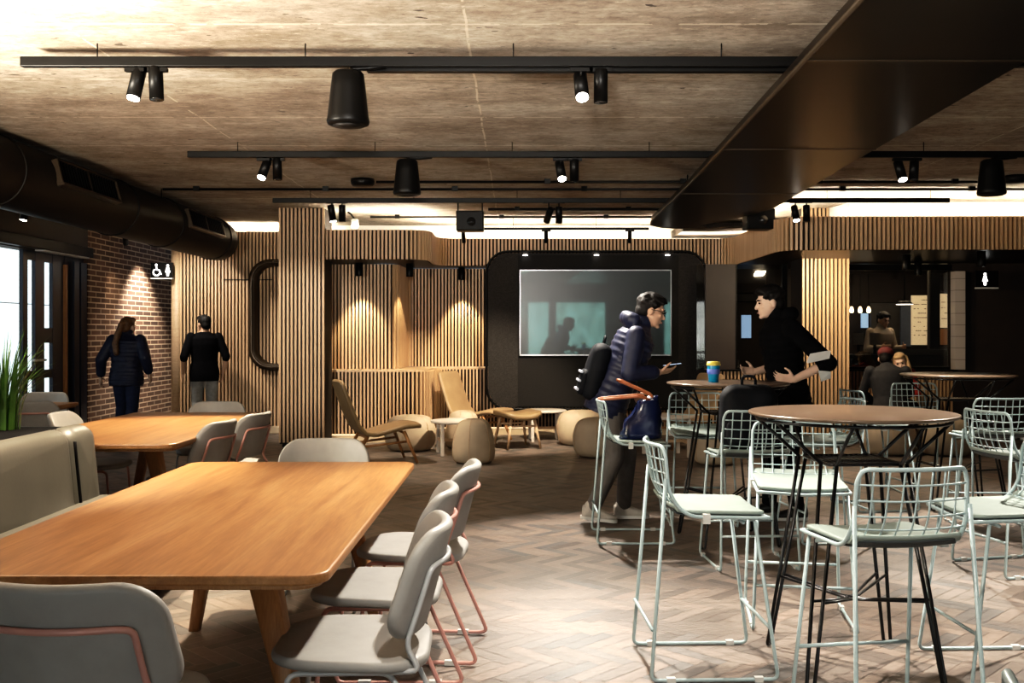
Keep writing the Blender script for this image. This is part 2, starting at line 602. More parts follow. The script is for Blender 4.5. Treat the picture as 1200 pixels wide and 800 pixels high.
def slats(mb, path, z0, z1, pitch=.047, w=.024, t=.042, back=.012, mi=0, bmi=1, clip=None):
    """slats set along a plan path; the timber faces the right-hand side (camera side) of the path"""
    P = [Vector((x, y, 0)) for x, y in path]
    L = [0]
    for a, b in zip(P, P[1:]):
        L.append(L[-1] + (b - a).length)
    def pos(s):
        for i in range(len(P) - 1):
            if s <= L[i + 1] or i == len(P) - 2:
                f = (s - L[i]) / max(1e-6, L[i + 1] - L[i])
                T = (P[i + 1] - P[i]).normalized()
                return P[i] + (P[i + 1] - P[i]) * f, T
    n = int(L[-1] / pitch)
    for k in range(n):
        s_ = (k + .5) * L[-1] / n
        p, T = pos(s_)
        nr = Vector((T.y, -T.x, 0))
        zz = clip(p.x) if clip else z0
        c = p + nr * (t / 2) + Vector((0, 0, (zz + z1) / 2))
        M4 = Matrix.Translation(c) @ Matrix(((T.x, nr.x, 0, 0), (T.y, nr.y, 0, 0), (0, 0, 1, 0), (0, 0, 0, 1)))
        mb.box(None, (w, t, z1 - zz), mi, M4=M4)
    # backing sheet
    vs, fs = [], []
    for i, p in enumerate(P):
        T = ((P[i] - P[i - 1]) if i else (P[1] - P[0])).normalized()
        if 0 < i < len(P) - 1:
            T = (P[i + 1] - P[i - 1]).normalized()
        nr = Vector((T.y, -T.x, 0))
        zz = clip(p.x) if clip else z0
        vs += [p + Vector((0, 0, zz)), p + Vector((0, 0, z1)), p - nr * back + Vector((0, 0, zz)), p - nr * back + Vector((0, 0, z1))]
    for i in range(len(P) - 1):
        a, b = i * 4, (i + 1) * 4
        fs += [(a, b, b + 1, a + 1), (a + 2, a + 3, b + 3, b + 2), (a + 1, b + 1, b + 3, a + 3), (a, a + 2, b + 2, b)]
    e = (len(P) - 1) * 4
    fs += [(0, 1, 3, 2), (e, e + 2, e + 3, e + 1)]
    mb.add(vs, fs, bmi)
    return mb

def strip(mb, path, off, z0, z1, wid, mi=0):
    """a thin band following a plan path, offset to its left (away from the camera side) by off"""
    P = [Vector((x, y, 0)) for x, y in path]
    vs, fs = [], []
    for i, p in enumerate(P):
        T = (P[min(i + 1, len(P) - 1)] - P[max(i - 1, 0)]).normalized()
        nr = Vector((T.y, -T.x, 0))
        a, b = p - nr * off, p - nr * (off + wid)
        vs += [a + Vector((0, 0, z0)), b + Vector((0, 0, z0)), b + Vector((0, 0, z1)), a + Vector((0, 0, z1))]
    for i in range(len(P) - 1):
        for k in range(4):
            l = (k + 1) % 4
            fs.append((i * 4 + k, i * 4 + l, (i + 1) * 4 + l, (i + 1) * 4 + k))
    e = (len(P) - 1) * 4
    fs += [(3, 2, 1, 0), (e, e + 1, e + 2, e + 3)]
    return mb.add(vs, fs, mi)
#@@PART2
# ------------------------------------------------------------------ the setting
ZC = 2.93
struct('ceiling', MB().b2(-7.2, 9.2, -4.6, 14.2, ZC, ZC + .25), M['concrete'])
# floor: a grout bed with 45-degree herringbone pavers, each with its own tone
def make_floor():
    mb = MB()
    mb.b2(-9.5, 9.6, -4.6, 24.0, -.12, -.0045)
    tones = [0.0] * 6
    W_, n = .071, 4
    g = .0014
    c45, s45 = math.cos(R(45)), math.sin(R(45))
    rng = random.Random(3)
    def put(x0, y0, x1, y1):
        q = [(-(x * s45 + y * c45), (x * c45 - y * s45) + 7) for x, y in ((x0, y0), (x1, y0), (x1, y1), (x0, y1))]
        cx, cy = sum(p[0] for p in q) / 4, sum(p[1] for p in q) / 4
        if not (-6.3 < cx < 8.4 and .2 < cy < 13.9):
            return
        t = rng.random()
        mb.add([(x, y, 0) for x, y in q], [(0, 1, 2, 3)])
        tones.append(t)
    rangeN = 190
    for ix in range(-rangeN, rangeN):
        for iy in range(-rangeN, rangeN):
            X, Y = -(ix + iy) * W_ * c45, (ix - iy) * W_ * c45 + 7
            if not (-6.6 < X < 8.7 and -.1 < Y < 14.2):
                continue
            t = (ix - iy) % (2 * n)
            if t == 0:
                put(ix * W_ + g, iy * W_ + g, (ix + n) * W_ - g, (iy + 1) * W_ - g)
            elif t == 2 * n - 1:
                put(ix * W_ + g, iy * W_ + g, (ix + 1) * W_ - g, (iy + n) * W_ - g)
    mb.m = [0] * 6 + [1] * (len(mb.f) - 6)
    o = struct('floor', mb, [M['grout'], M['pavers']])
    a = o.data.attributes.new('tone', 'FLOAT', 'FACE')
    a.data.foreach_set('value', tones)
make_floor()

# left side: brick wall, glazed doors, bulkhead
struct('wall_left', MB().b2(-5.75, -5.6, 12.8, 16.6, 0, ZC), M['brick'])
struct('wall_left_bulkhead', MB().b2(-5.8, -5.6, 8.0, 12.8, 2.36, ZC).b2(-5.8, -5.6, -4.5, 8.0, 0, ZC), M['brownwall'])
struct('wall_back_corridor', MB().b2(-5.8, -2.4, 16.5, 16.65, 0, ZC), M['darkpanel'])
dm = MB()
for y0, y1 in ((8.0, 8.12), (9.6, 9.7), (11.23, 11.34), (11.52, 11.74), (11.95, 12.22), (12.27, 12.8)):
    dm.b2(-5.70, -5.655, y0, y1, 0, 2.36)
dm.b2(-5.70, -5.66, 11.3, 12.3, 2.25, 2.36).b2(-5.70, -5.66, 11.74, 11.95, 1.28, 1.46).b2(-5.70, -5.66, 11.3, 12.3, .86, .96).b2(-5.70, -5.66, 8.0, 12.3, 0, .09)
dm.b2(-5.60, -5.575, 12.36, 12.5, 0, 2.3).b2(-5.60, -5.575, 12.55, 12.72, 0, 2.3)
d1 = struct('door_1', dm, M['navy'])
MB().b2(-5.683, -5.677, 8.1, 11.25, .08, 2.36).b2(-5.683, -5.677, 11.33, 11.53, .9, 2.26).b2(-5.683, -5.677, 11.73, 11.96, .9, 2.26).b2(-5.683, -5.677, 11.33, 11.96, .05, .9).build('glass_pane', M['glass'], d1)
MB().b2(-5.62, -5.5, 8.2, 12.75, 2.37, 2.5).build('door_header', M['black'], d1, bevel=.01)
MB().b2(-5.6, -5.49, 11.4, 12.6, 2.352, 2.368).build('header_light_strip', M['camwhite'], d1)
MB().tube([(-5.655, 11.45, 1.08), (-5.59, 11.45, 1.08), (-5.59, 11.64, 1.08), (-5.655, 11.64, 1.08)], .014).build('door_handle', M['greymetal'], d1)
MB().b2(-5.66, -5.62, 12.225, 12.275, 0, 2.25).build('timber_edge', M['oakleg'], d1)
ex = MB().b2(-8.75, -8.6, 6, 24, -.1, 4.2, 0)
for z in (1.9, 3.2):
    ex.b2(-8.6, -8.59, 6, 24, z, z + .018, 1)
struct('wall_exterior', ex, [M['exterior'], M['greymetal']])

# slatted wall on the left of the column, rounded end post
SL = [M['slat'], M['slat_back']]
lw = slats(MB(), [(-4.72, 13.75), (-2.2, 13.75)], .1, 2.82, pitch=.048, w=.025)
lw.b2(-4.1, -3.42, 13.69, 13.71, 2.135, 2.15, 1)
struct('wall_back_left', lw, SL)
struct('trim_1', MB().prism([(x - 4.77, y + 13.85) for x, y in rrect(.14, .34, .06)], 0, 2.82, 0, True), M['ledge'])
struct('baseboard_left', MB().b2(-4.7, -2.2, 13.66, 13.75, 0, .1), M['skirting'], .008)

# fascia of slats hanging from the ceiling zone, waving along the back of the room
FP = arc_path([(-2.62, 12.15), (-1.12, 12.15), (-1.12, 13.3), (2.93, 13.3), (2.93, 10.78), (8.4, 10.7)], .34, 9)
FP = FP
fas = slats(MB(), FP, 2.31, 2.675, pitch=.049, w=.026, t=.042, back=.02)
struct('trim_2', fas, SL)
sof = MB().prism(FP + [(8.4, 13.0), (4.2, 13.0), (4.2, 14.0), (-2.62, 14.0)], 2.31, 2.335)
struct('ceiling_soffit', sof, M['panel'])
up = strip(MB(), [(-4.72, 13.98), (3.55, 13.98), (3.9, 11.5), (8.5, 11.42)], 0, 2.33, ZC, .06)
struct('wall_upper_back', up, M['white'])
led = strip(MB(), FP, .12, 2.625, 2.64, .07)
struct('trim_3', led, M['led'])
struct('trim_4', MB().b2(-4.7, -2.62, 13.80, 13.86, 2.78, 2.795), M['led'])

# niche walls: upper recess and lower wall with its ledge
LOWER = arc_path([(-2.5, 12.62), (-1.16, 12.62), (-1.16, 13.56), (3.0, 13.56)], .3, 8)
UPPER = [(-2.5, 12.9), (-1.66, 12.9), (-1.56, 13.0), (-1.56, 13.78), (2.6, 13.78)]
UPPER = arc_path([(-2.5, 12.9), (-1.6, 12.9), (-1.57, 13.8), (2.6, 13.8)], .12, 5)
struct('wall_niche_upper', slats(MB(), UPPER, .93, 2.30, pitch=.047, w=.025), SL)
struct('wall_niche_lower', slats(MB(), LOWER, .1, .90, pitch=.047, w=.022), SL)
lp = [(x, y - .035) for x, y in LOWER]
struct('trim_5', MB().prism([(x, y) for x, y in lp] + [(3.0, 13.9), (-2.5, 13.9)], .90, .925), M['ledge'])
struct('baseboard_back', strip(MB(), [(x, y - .05) for x, y in LOWER], -.02, 0, .085, .1), M['skirting'])
struct('trim_6', strip(MB(), LOWER, -.012, .088, .098, .012), M['ledbase'])

# right side behind the fascia
struct('wall_right_wainscot', slats(MB(), [(2.55, 12.9), (5.72, 12.9)], .1, .90, pitch=.047, w=.022), SL)
struct('baseboard_right', MB().b2(2.55, 5.72, 12.8, 12.9, 0, .1), M['skirting'], .008)
struct('trim_7', MB().b2(2.45, 5.75, 12.8, 13.0, .90, .925), M['black'])
struct('wall_right_panel', MB().b2(2.47, 2.86, 12.86, 12.95, .925, 2.30), M['darkpanel'])
w1 = struct('window_1', MB().b2(2.86, 4.1, 12.86, 12.94, .925, .95).b2(3.48, 3.54, 12.86, 12.94, .95, 2.3).b2(2.86, 2.88, 12.86, 12.94, .95, 2.3), M['black'])
MB().b2(2.88, 3.5, 12.895, 12.905, .95, 2.3).b2(2.36, 2.47, 12.895, 12.905, .925, 2.3).build('glass_pane', M['smoke'], w1)
w2 = struct('window_2', MB().b2(3.98, 4.06, 12.86, 12.94, .925, 2.3).b2(4.06, 5.7, 12.86, 12.94, 2.22, 2.3).b2(4.06, 5.7, 12.86, 12.94, .925, .96), M['black'])
MB().b2(4.06, 5.69, 12.895, 12.905, .96, 2.22).build('glass_pane', M['smoke'], w2)
struct('trim_8', MB().b2(5.68, 5.81, 12.72, 12.86, .925, 2.2), M['tile'])
struct('wall_right_dark', MB().b2(5.7, 8.6, 12.86, 13.0, 0, 2.33), M['darkpanel'])
struct('wall_right', MB().b2(8.5, 8.65, -4.5, 13.0, 0, ZC), M['brownwall'])
# servery room beyond the glass
struct('wall_servery_back', MB().b2(2.2, 8.6, 17.4, 17.55, 0, 3.0).b2(2.2, 2.3, 14.2, 17.4, 0, 3.0).b2(8.5, 8.6, 13.0, 17.4, 0, 3.0), M['darkpanel'])
struct('ceiling_servery', MB().b2(2.2, 8.6, 13.0, 17.5, 2.75, 2.85), M['brownwall'])
# street side of the room, behind the camera
wf = MB().b2(-5.8, 8.6, -4.6, -4.45, 0, .55).b2(-5.8, 8.6, -4.6, -4.45, 2.35, ZC)
for x0, x1 in ((-5.8, -3.2), (-.35, .35), (.98, 1.22), (2.75, 4.6), (6.6, 8.6)):
    wf.b2(x0, x1, -4.6, -4.45, .55, 2.35)
struct('wall_street', wf, M['black'])
w3 = struct('window_3', MB().b2(-3.2, -.35, -4.56, -4.5, .55, .6).b2(.35, 2.75, -4.56, -4.5, .55, .6).b2(4.6, 6.6, -4.56, -4.5, .55, .6).b2(-1.8, -1.74, -4.56, -4.5, .6, 2.35), M['black'])
MB().b2(-3.2, -.35, -4.535, -4.525, .6, 2.35).b2(.35, 2.75, -4.535, -4.525, .6, 2.35).b2(4.6, 6.6, -4.535, -4.525, .6, 2.35).build('glass_pane', M['glass'], w3)
bk = MB().b2(-9, 11, -9.1, -9.0, -.5, 5.5).build('tree_backdrop', M['trees'], kind='structure')

# slatted square columns
def column(x0, x1, label):
    t = empty('slatted_column', label, 'column', ((x0 + x1) / 2, 12.27, 0), 0)
    w = (x1 - x0)
    MB().b2(-w / 2 + .002, w / 2 - .002, -.237, .24, .04, ZC).build('core', M['slat_back'], t)
    mb = MB()
    n = 12
    for k in range(n):
        x = -w / 2 + .0125 + k * (w - .025) / (n - 1)
        mb.b2(x - .0125, x + .0125, -.27, -.235, .06, ZC)
    mb.build('slat_face', M['slat'], t)
    MB().b2(-w / 2 + .03, w / 2 - .03, -.22, .22, 0, .06).build('plinth', M['black'], t)
    return t
column(-2.915, -2.36, 'full height square column clad in vertical timber slats, left of the lounge')
column(3.49, 4.06, 'slatted timber column under the fascia, between smoked window and servery opening')

# oblong black frame on the slatted wall
def ring_frame():
    t = empty('oblong_frame', 'tall oblong black frame with rounded corners on the slatted wall, half behind the column', 'frame', (-3.27, 13.72, 1.65))
    mb = MB()
    o, i = rrect(.86, 1.53, .30, 8), rrect(.68, 1.35, .22, 8)
    N = len(o)
    vs = [(x, -.22, z) for x, z in o] + [(x, -.22, z) for x, z in i] + [(x, 0, z) for x, z in o] + [(x, 0, z) for x, z in i]
    fs = []
    for k in range(N):
        l = (k + 1) % N
        fs += [(k, l, N + l, N + k), (k, 2 * N + k, 2 * N + l, l), (N + k, N + l, 3 * N + l, 3 * N + k)]
    mb.add(vs, fs, 0, True)
    mb.build('surround', M['bronze'], t)
    MB().tube([(x, -.23, z) for x, z in rrect(.77, 1.44, .26, 8)], .022, closed=True).build('moulding', M['bronze'], t)
ring_frame()

# TV recess and screen
def tv_wall():
    c = (1.06, 1.437)
    t = empty('media_surround', 'black felt media surround with rounded corners around the big screen', 'media wall', (c[0], 13.2, 0))
    MB().prism([(x, z + c[1]) for x, z in rrect(2.9, 2.07, .27, 8)], -.05, .34, fn=lambda x, y, z: Vector((x, z, y))).build('surround_panel', M['felt_light'], t)
    o = rrect(2.94, 2.11, .29, 8)
    MB().tube([(x, -.045, z + c[1]) for x, z in o], .018, closed=True).build('edge_trim', M['black'], t)
    MB().b2(-1.05, 1.1, -.065, -.05, .42, 2.44).build('center_panel', M['felt'], t)
    for x in (-.95, .0, .95):
        MB().lathe([(.03, 0), (.035, .006), (.03, .01)], (x, -.085, 2.435), 14).build('downlight', M['lensdim'], t)
    s = empty('television', 'large wall mounted flat screen with thin silver bezel reflecting the street windows', 'television', (1.045, 13.10, 1.672))
    mb = MB().b2(-1.0, 1.0, -.02, .0, -.562, .562)
    mb.build('glass_screen', M['tv'], s)
    b = MB()
    b.b2(-1.012, 1.012, -.024, .005, .558, .57).b2(-1.012, 1.012, -.024, .005, -.575, -.558).b2(-1.012, -1.0, -.024, .005, -.57, .57).b2(1.0, 1.012, -.024, .005, -.57, .57)
    b.build('bezel', M['tvbezel'], s)
    MB().b2(-.6, .6, 0, .03, -.3, .3).build('mount', M['black'], s)
tv_wall()

# toilet signs
def circ(cx, cz, r, n=14):
    return [(cx + r * math.cos(2 * PI * k / n), cz + r * math.sin(2 * PI * k / n)) for k in range(n)]
def person_icon(mb, ox):
    fn = lambda x, y, z: Vector((x, z, y))
    mb.prism(circ(ox, .062, .016), -.03, -.024, fn=fn)
    mb.prism([(ox - .014, .042), (ox + .014, .042), (ox + .034, -.03), (ox + .016, -.03), (ox + .014, -.078), (ox - .014, -.078), (ox - .016, -.03), (ox - .034, -.03)], -.03, -.024, fn=fn)
def wc_sign(loc, w, label, wheel):
    t = empty('toilet_sign', label, 'sign', loc)
    MB().b2(-w / 2, w / 2, -.024, .02, -.105, .105).build('sign_box', M['black'], t)
    mb = MB()
    fn = lambda x, y, z: Vector((x, z, y))
    if wheel:
        person_icon(mb, .085)
        ox = -.06
        mb.prism(circ(ox - .012, .072, .015), -.03, -.024, fn=fn)
        mb.tube([(ox - .012, -.027, .05), (ox - .008, -.027, .005), (ox + .03, -.027, .0), (ox + .048, -.027, -.055), (ox + .062, -.027, -.05)], .009, 6)
        mb.tube([(ox + .045 * math.cos(a) - .008, -.027, -.03 + .045 * math.sin(a)) for a in [R(120 + 15 * k) for k in range(16)]], .008, 6)
    else:
        person_icon(mb, -.03)
    mb.build('pictogram', M['icon'], t)
    MB().b2(-w / 2, w / 2, -.03, .02, -.122, -.106).build('light_strip', M['camwhite'], t)
wc_sign((-4.90, 13.55, 2.265), .30, 'black toilet sign with white wheelchair and person symbols, by the brick corridor', True)
wc_sign((5.93, 12.4, 2.08), .28, 'black toilet sign with one white person symbol, above the dark right wall', False)
for x in (-5.0, -4.84):
    pass

# ------------------------------------------------------------------ ducts and ceiling fittings
def round_duct():
    t = empty('round_duct', 'large round black ventilation duct running along the left of the ceiling', 'duct', (-3.97, 0, 2.63))
    r = .27
    mb = MB()
    ys = [-4.3, 13.0]
    pts = [(0, y, 0) for y in (-4.3, 5.0, 9.5, 12.6)] + [(.0, 12.9, 0), (-.02, 13.1, .0)]
    mb.tube(pts, [r, r, r, r, r, r * .97], 36)
    mb.build('duct_shell', M['blackduct'], t)
    for y in (1.5, 3.6, 5.75, 7.4, 9.6, 10.9, 12.7):
        MB().tube([(r * 1.005 * math.cos(a), y, r * 1.005 * math.sin(a)) for a in [2 * PI * k / 36 for k in range(36)]], .012, 5, closed=True).build('seam', M['blackduct'], t)
    for y in (3.0, 6.9, 10.4):
        MB().tube([(-.2, y, .19), (-.2, y, .3)], .006, 5).build('hanger', M['black'], t)
        MB().tube([(.2, y, .19), (.2, y, .3)], .006, 5).build('hanger', M['black'], t)
    for y0, y1 in ((7.9, 9.06), (11.05, 12.3)):
        a = R(14)
        g = MB()
        Mx = Matrix.Translation((0, (y0 + y1) / 2, 0)) @ Matrix.Rotation(-a, 4, 'Y')
        L = y1 - y0
        for c, s_ in (((r + .01, 0, .1), (.05, L, .012)), ((r + .01, 0, -.1), (.06, L, .02)), ((r + .01, L / 2, 0), (.05, .02, .2)), ((r + .01, -L / 2, 0), (.05, .02, .2)), ((r + .01, 0, 0), (.03, .012, .2))):
            g.box(None, s_, M4=Mx @ Matrix.Translation(c))
        go = g.build('grille_frame', M['bronze'], t)
        v = MB()
        nv = 22
        for k in range(nv):
            v.box(None, (.03, .006, .19), M4=Mx @ Matrix.Translation((r + .008, -L / 2 + (k + .5) * L / nv, 0)))
        v.build('grille_blades', M['black'], go)
round_duct()

def steel_panel():
    t = empty('suspended_panel', 'wide flat black steel ceiling duct running to the back with a rounded end', 'duct', (0, 0, 0))
    z0, z1 = 2.69, 2.745
    left = [(1.22, .5), (1.5, 8.6), (1.55, 11.3)]
    end = [(1.60, 11.75), (1.78, 12.0), (2.1, 12.12), (2.55, 12.12), (3.0, 11.85)]
    notch = [(2.95, 11.62), (2.68, 11.42), (2.45, 11.30), (2.52, 10.9)]
    right = [(2.66, 10.2), (2.42, 4.7), (2.25, .5)]
    poly = left + end + [(3.05, 11.78), (3.02, 11.72)] + [(2.6, 11.98), (2.3, 11.98), (2.2, 11.8)] + [(2.5, 11.0)] + right
    # panels split by seams across
    MB().prism(poly, z0, z1).build('panel_body', M['panel'], t)
    for y, xa, xb in ((2.2, 1.29, 2.33), (4.65, 1.37, 2.41), (6.9, 1.445, 2.52), (9.1, 1.515, 2.6)):
        MB().b2(xa, xb, y - .012, y + .012, z0 - .004, z0 + .004).build('seam', M['bronze'], t)
    rm = MB()
    rm.tube([(x, y, z0 + .003) for x, y in left + end], .013, 6)
    rm.build('lip', M['bronze'], t)
    for y in (2.5, 6, 9.5):
        for x in (1.65, 2.3):
            MB().tube([(x, y, z1), (x, y, ZC)], .006, 5).build('hanger', M['black'], t)
steel_panel()

def rail(x0, x1, d, z, h, w, label, name='lighting_rail', second=None):
    t = empty(name, label, 'ceiling rail', (0, d, 0))
    MB().b2(x0, x1, -w / 2, w / 2, z, z + h).build('rail_body', M['black'], t, bevel=.004)
    x = x0 + .4
    while x < x1:
        MB().tube([(x, 0, z + h - .004), (x, 0, ZC)], .0035, 6).build('hanger', M['black'], t)
        x += 1.1
    if second:
        MB().b2(second[0], second[1], .03, .075, z - .014, z + .02).build('lower_channel', M['black'], t)
    return t
rail(-2.62, 3.4, 5.19, 2.805, .052, .045, 'long black lighting rail across the ceiling nearest the camera', second=(-.8, 1.62))
rail(-2.64, 4.7, 7.87, 2.805, .05, .045, 'second black lighting rail across the ceiling, behind the nearest one')
rail(-2.6, 4.6, 10.45, 2.785, .05, .045, 'third black lighting rail across the ceiling, nearest the slatted column')
rail(-.45, 1.75, 13.02, 2.765, .035, .035, 'short black rail in front of the bright cove above the screen')

def conduit(x0, x1, d, label, z=2.9, r=.014, step=1.35):
    t = empty('conduit_pipe', label, 'pipe', (0, d, 0))
    MB().tube([(x0, 0, z), (x1, 0, z)], r, 7).build('pipe', M['black'], t)
    k = 0
    x = x0 + .35
    while x < x1:
        MB().b2(x - .03, x + .03, -.02, .02, z - .018, ZC).build('saddle_clip', M['black'], t)
        x += step
conduit(-1.4, 7.5, 9.75, 'thin black conduit starting at the round smoke detector')
conduit(-3.7, 7.5, 10.25, 'thin black conduit crossing from the round duct just behind the smoke detector')
conduit(-.35, 2.0, 11.9, 'thin black conduit from the box projector to the steel duct', r=.018)
conduit(-1.9, 3.2, 12.7, 'thin black conduit closest to the bright cove')

def spot(x, y, d, tgt, lit, label, L=.175, r=.037, power=0, ang=62, color=(1, .82, .6), z_top=2.80, stem_up=True, soft=.04):
    c = at(x, y, d)
    tgt = Vector(tgt)
    dr = (tgt - c).normalized()
    t = empty('track_spotlight', label, 'spotlight', c, 0, None)
    q = dr.to_track_quat('-Z', 'Y').to_matrix().to_4x4()
    MB().lathe([(r * .93, -L / 2 + .004), (r, -L / 2), (r, L / 2 - .006), (r * .9, L / 2)], M4=q, seg=20).build('cylinder_housing', M['black'], t)
    MB().lathe([(r * .86, -L / 2 - .001), (r * .86, -L / 2 + .003)], M4=q, seg=20).build('lamp_lens', M['lens'] if lit else M['lensoff'], t)
    top = z_top - c.z
    MB().tube([(0, 0, L * .30), (0, 0, max(top, L * .3 + .01))], .008, 6).build('stem', M['black'], t)
    if stem_up:
        MB().b2(-.06, .06, -.015, .015, top - .02, top).build('rail_adapter', M['black'], t)
    if power:
        l = bpy.data.lights.new('spot_beam', 'SPOT')
        l.energy, l.color, l.spot_size, l.spot_blend, l.shadow_soft_size = power, color, R(ang), .6, soft
        o = bpy.data.objects.new('spot_beam', l)
        COL.objects.link(o)
        o.location = c + dr * (L / 2 + .02)
        o.rotation_euler = dr.to_track_quat('-Z', 'Y').to_euler()
    return t
SP = 620
WARM = (1, .80, .57)
NEUT = (1, .91, .79)
spot(160, 98, 5.19, (-2.3, 4.4, 0), True, 'lit tilted cylinder spotlight at the left end of the nearest rail', power=SP)
spot(183, 98, 5.19, (-1.7, 4.9, 0), False, 'unlit cylinder spotlight beside the lit one at the left end of the nearest rail')
spot(681, 101, 5.19, (.45, 3.3, 0), True, 'lit cylinder spotlight in the middle of the nearest rail, right of the pendant speaker', power=SP * .9, color=NEUT, ang=100)
spot(704, 101, 5.19, (.45, 5.2, 0), False, 'unlit cylinder spotlight in the middle of the nearest rail')
spot(310, 198, 7.87, (-2.45, 6.8, .7), True, 'lit cylinder spotlight at the left end of the second rail', power=SP)
spot(325, 198, 7.87, (-1.8, 7.6, 0), False, 'unlit cylinder spotlight at the left end of the second rail')
spot(657, 200, 7.87, (.7, 6.2, 0), True, 'lit cylinder spotlight in the middle of the second rail, right of the smaller pendant speaker', power=SP, color=NEUT)
spot(673, 200, 7.87, (.46, 7.87, 0), False, 'unlit cylinder spotlight in the middle of the second rail')
spot(1055, 200, 7.87, (3.3, 6.6, 0), True, 'lit cylinder spotlight on the second rail right of the steel duct', power=SP, color=NEUT)
spot(1071, 200, 7.87, (2.7, 7.0, 0), False, 'unlit cylinder spotlight on the second rail right of the steel duct')
spot(389, 250, 10.45, (-1.5, 10.3, 0), True, 'lit cylinder spotlight on the third rail beside the slatted column', power=SP * .45)
spot(401, 250, 10.45, (-1.9, 10.45, 0), False, 'unlit cylinder spotlight on the third rail beside the slatted column')
spot(643, 252, 10.45, (-.35, 12.3, .55), True, 'lit cylinder spotlight in the middle of the third rail', power=SP * 1.1)
spot(655, 252, 10.45, (.45, 10.45, 0), False, 'unlit cylinder spotlight in the middle of the third rail')
spot(932, 250, 10.45, (3.1, 9.3, 0), True, 'lit cylinder spotlight on the third rail right of the box projector', power=SP * .4)
spot(945, 250, 10.45, (3.0, 10.0, 0), False, 'unlit cylinder spotlight on the third rail right of the box projector')
spot(543, 277, 13.02, (-.6, 13.6, 1.0), False, 'slim dark spotlight on the short cove rail, leftmost of three', L=.17, r=.026, z_top=2.766)
spot(640, 277, 13.02, (.45, 13.6, 1.0), False, 'slim dark spotlight on the short cove rail, middle of three', L=.17, r=.026, z_top=2.766)
spot(738, 277, 13.02, (1.55, 13.6, 1.0), False, 'slim dark spotlight on the short cove rail, rightmost of three beside the steel duct', L=.17, r=.026, z_top=2.766)
spot(29, 250, 9.7, (-5.2, 9.2, 0), True, 'lit small spotlight under the ceiling at the far left, above the glass doors', L=.14, r=.035, power=60, z_top=2.92)
spot(147, 281, 13.0, (-5.6, 14.35, 1.15), True, 'lit small spotlight aimed at the brick wall', L=.14, r=.035, power=40, ang=56, color=WARM, z_top=2.92)
# added lamps without fixtures, out of view: fill for the right side and stools
for x, y, tx, ty, p in ((3.4, 5.19, 2.6, 4.2, 1.1), (5.5, 7.87, 5.2, 7.5, .8), (.3, 1.6, .9, 3.0, .35)):
    l = bpy.data.lights.new('added_spot', 'SPOT')
    l.energy, l.color, l.spot_size, l.spot_blend, l.shadow_soft_size = SP * p, NEUT, R(72), .6, .04
    o = bpy.data.objects.new('added_spot', l)
    COL.objects.link(o)
    o.location = (x, y, 2.74)
    o.rotation_euler = (Vector((tx, ty, 0)) - Vector((x, y, 2.74))).to_track_quat('-Z', 'Y').to_euler()

for x, y, tx, ty, tz, p, a in ((-5.06, 14.45, -5.58, 14.6, .9, .75, 86), (-4.55, 12.3, -4.5, 13.72, 1.1, .32, 90), (-2.6, 8.6, -2.64, 12.0, 1.3, .75, 34)):  # added spots without fixtures, brightening the brick, left slat wall and column
    l = bpy.data.lights.new('added_spot', 'SPOT')
    l.energy, l.color, l.spot_size, l.spot_blend, l.shadow_soft_size = SP * p, NEUT, R(a), .7, .04
    o = bpy.data.objects.new('added_spot', l)
    COL.objects.link(o)
    o.location = (x, y, 2.72)
    o.rotation_euler = (Vector((tx, ty, tz)) - Vector((x, y, 2.72))).to_track_quat('-Z', 'Y').to_euler()

def downlight(x, y, d, tgt, label, power, ztop=2.30, ang=64):
    c = at(x, y, d)
    t = empty('ceiling_downlight', label, 'downlight', (c.x, d, ztop))
    h = .17
    MB().lathe([(.046, 0), (.046, -h + .006), (.043, -h)], seg=18).build('cylinder_housing', M['black'], t)
    MB().lathe([(.036, -h - .001), (.036, -h + .004)], seg=18).build('lamp_lens', M['lensoff'], t)
    if power:
        l = bpy.data.lights.new('downlight_beam', 'SPOT')
        l.energy, l.color, l.spot_size, l.spot_blend, l.shadow_soft_size = power, (1, .80, .52), R(ang), .55, .015
        o = bpy.data.objects.new('downlight_beam', l)
        COL.objects.link(o)
        o.location = (c.x, d, ztop - h - .015)
        o.rotation_euler = (Vector(tgt) - o.location).to_track_quat('-Z', 'Y').to_euler()
downlight(421, 312, 12.60, (-2.03, 12.86, .9), 'black cylinder downlight under the slatted fascia, beside the column', 130)
downlight(480, 314, 12.75, (-1.42, 13.35, .9), 'black cylinder downlight under the curved end of the fascia', 50)
downlight(541, 320, 13.50, (-.77, 13.77, .95), 'black cylinder downlight nearest the media surround', 130)
downlight(1062, 312, 11.3, (0, 0, 0), 'dark cylinder downlight under the right fascia, above the seated couple', 0)
downlight(1150, 303, 10.8, (0, 0, 0), 'dark cylinder downlight under the right fascia, near the right toilet sign', 0)
downlight(1076, 330, 12.5, (0, 0, 0), 'dark cylinder downlight over the servery opening', 0)
l = bpy.data.lights.new('column_wash', 'AREA')  # added lamp with no fitting, brightens the right slatted column
l.energy, l.color, l.size = 42, (1, .8, .55), .14
o = bpy.data.objects.new('column_wash', l); COL.objects.link(o)
o.location = (3.6, 11.25, 2.29)
o.rotation_euler = (Vector((3.8, 12.1, .9)) - o.location).to_track_quat('-Z', 'Y').to_euler()

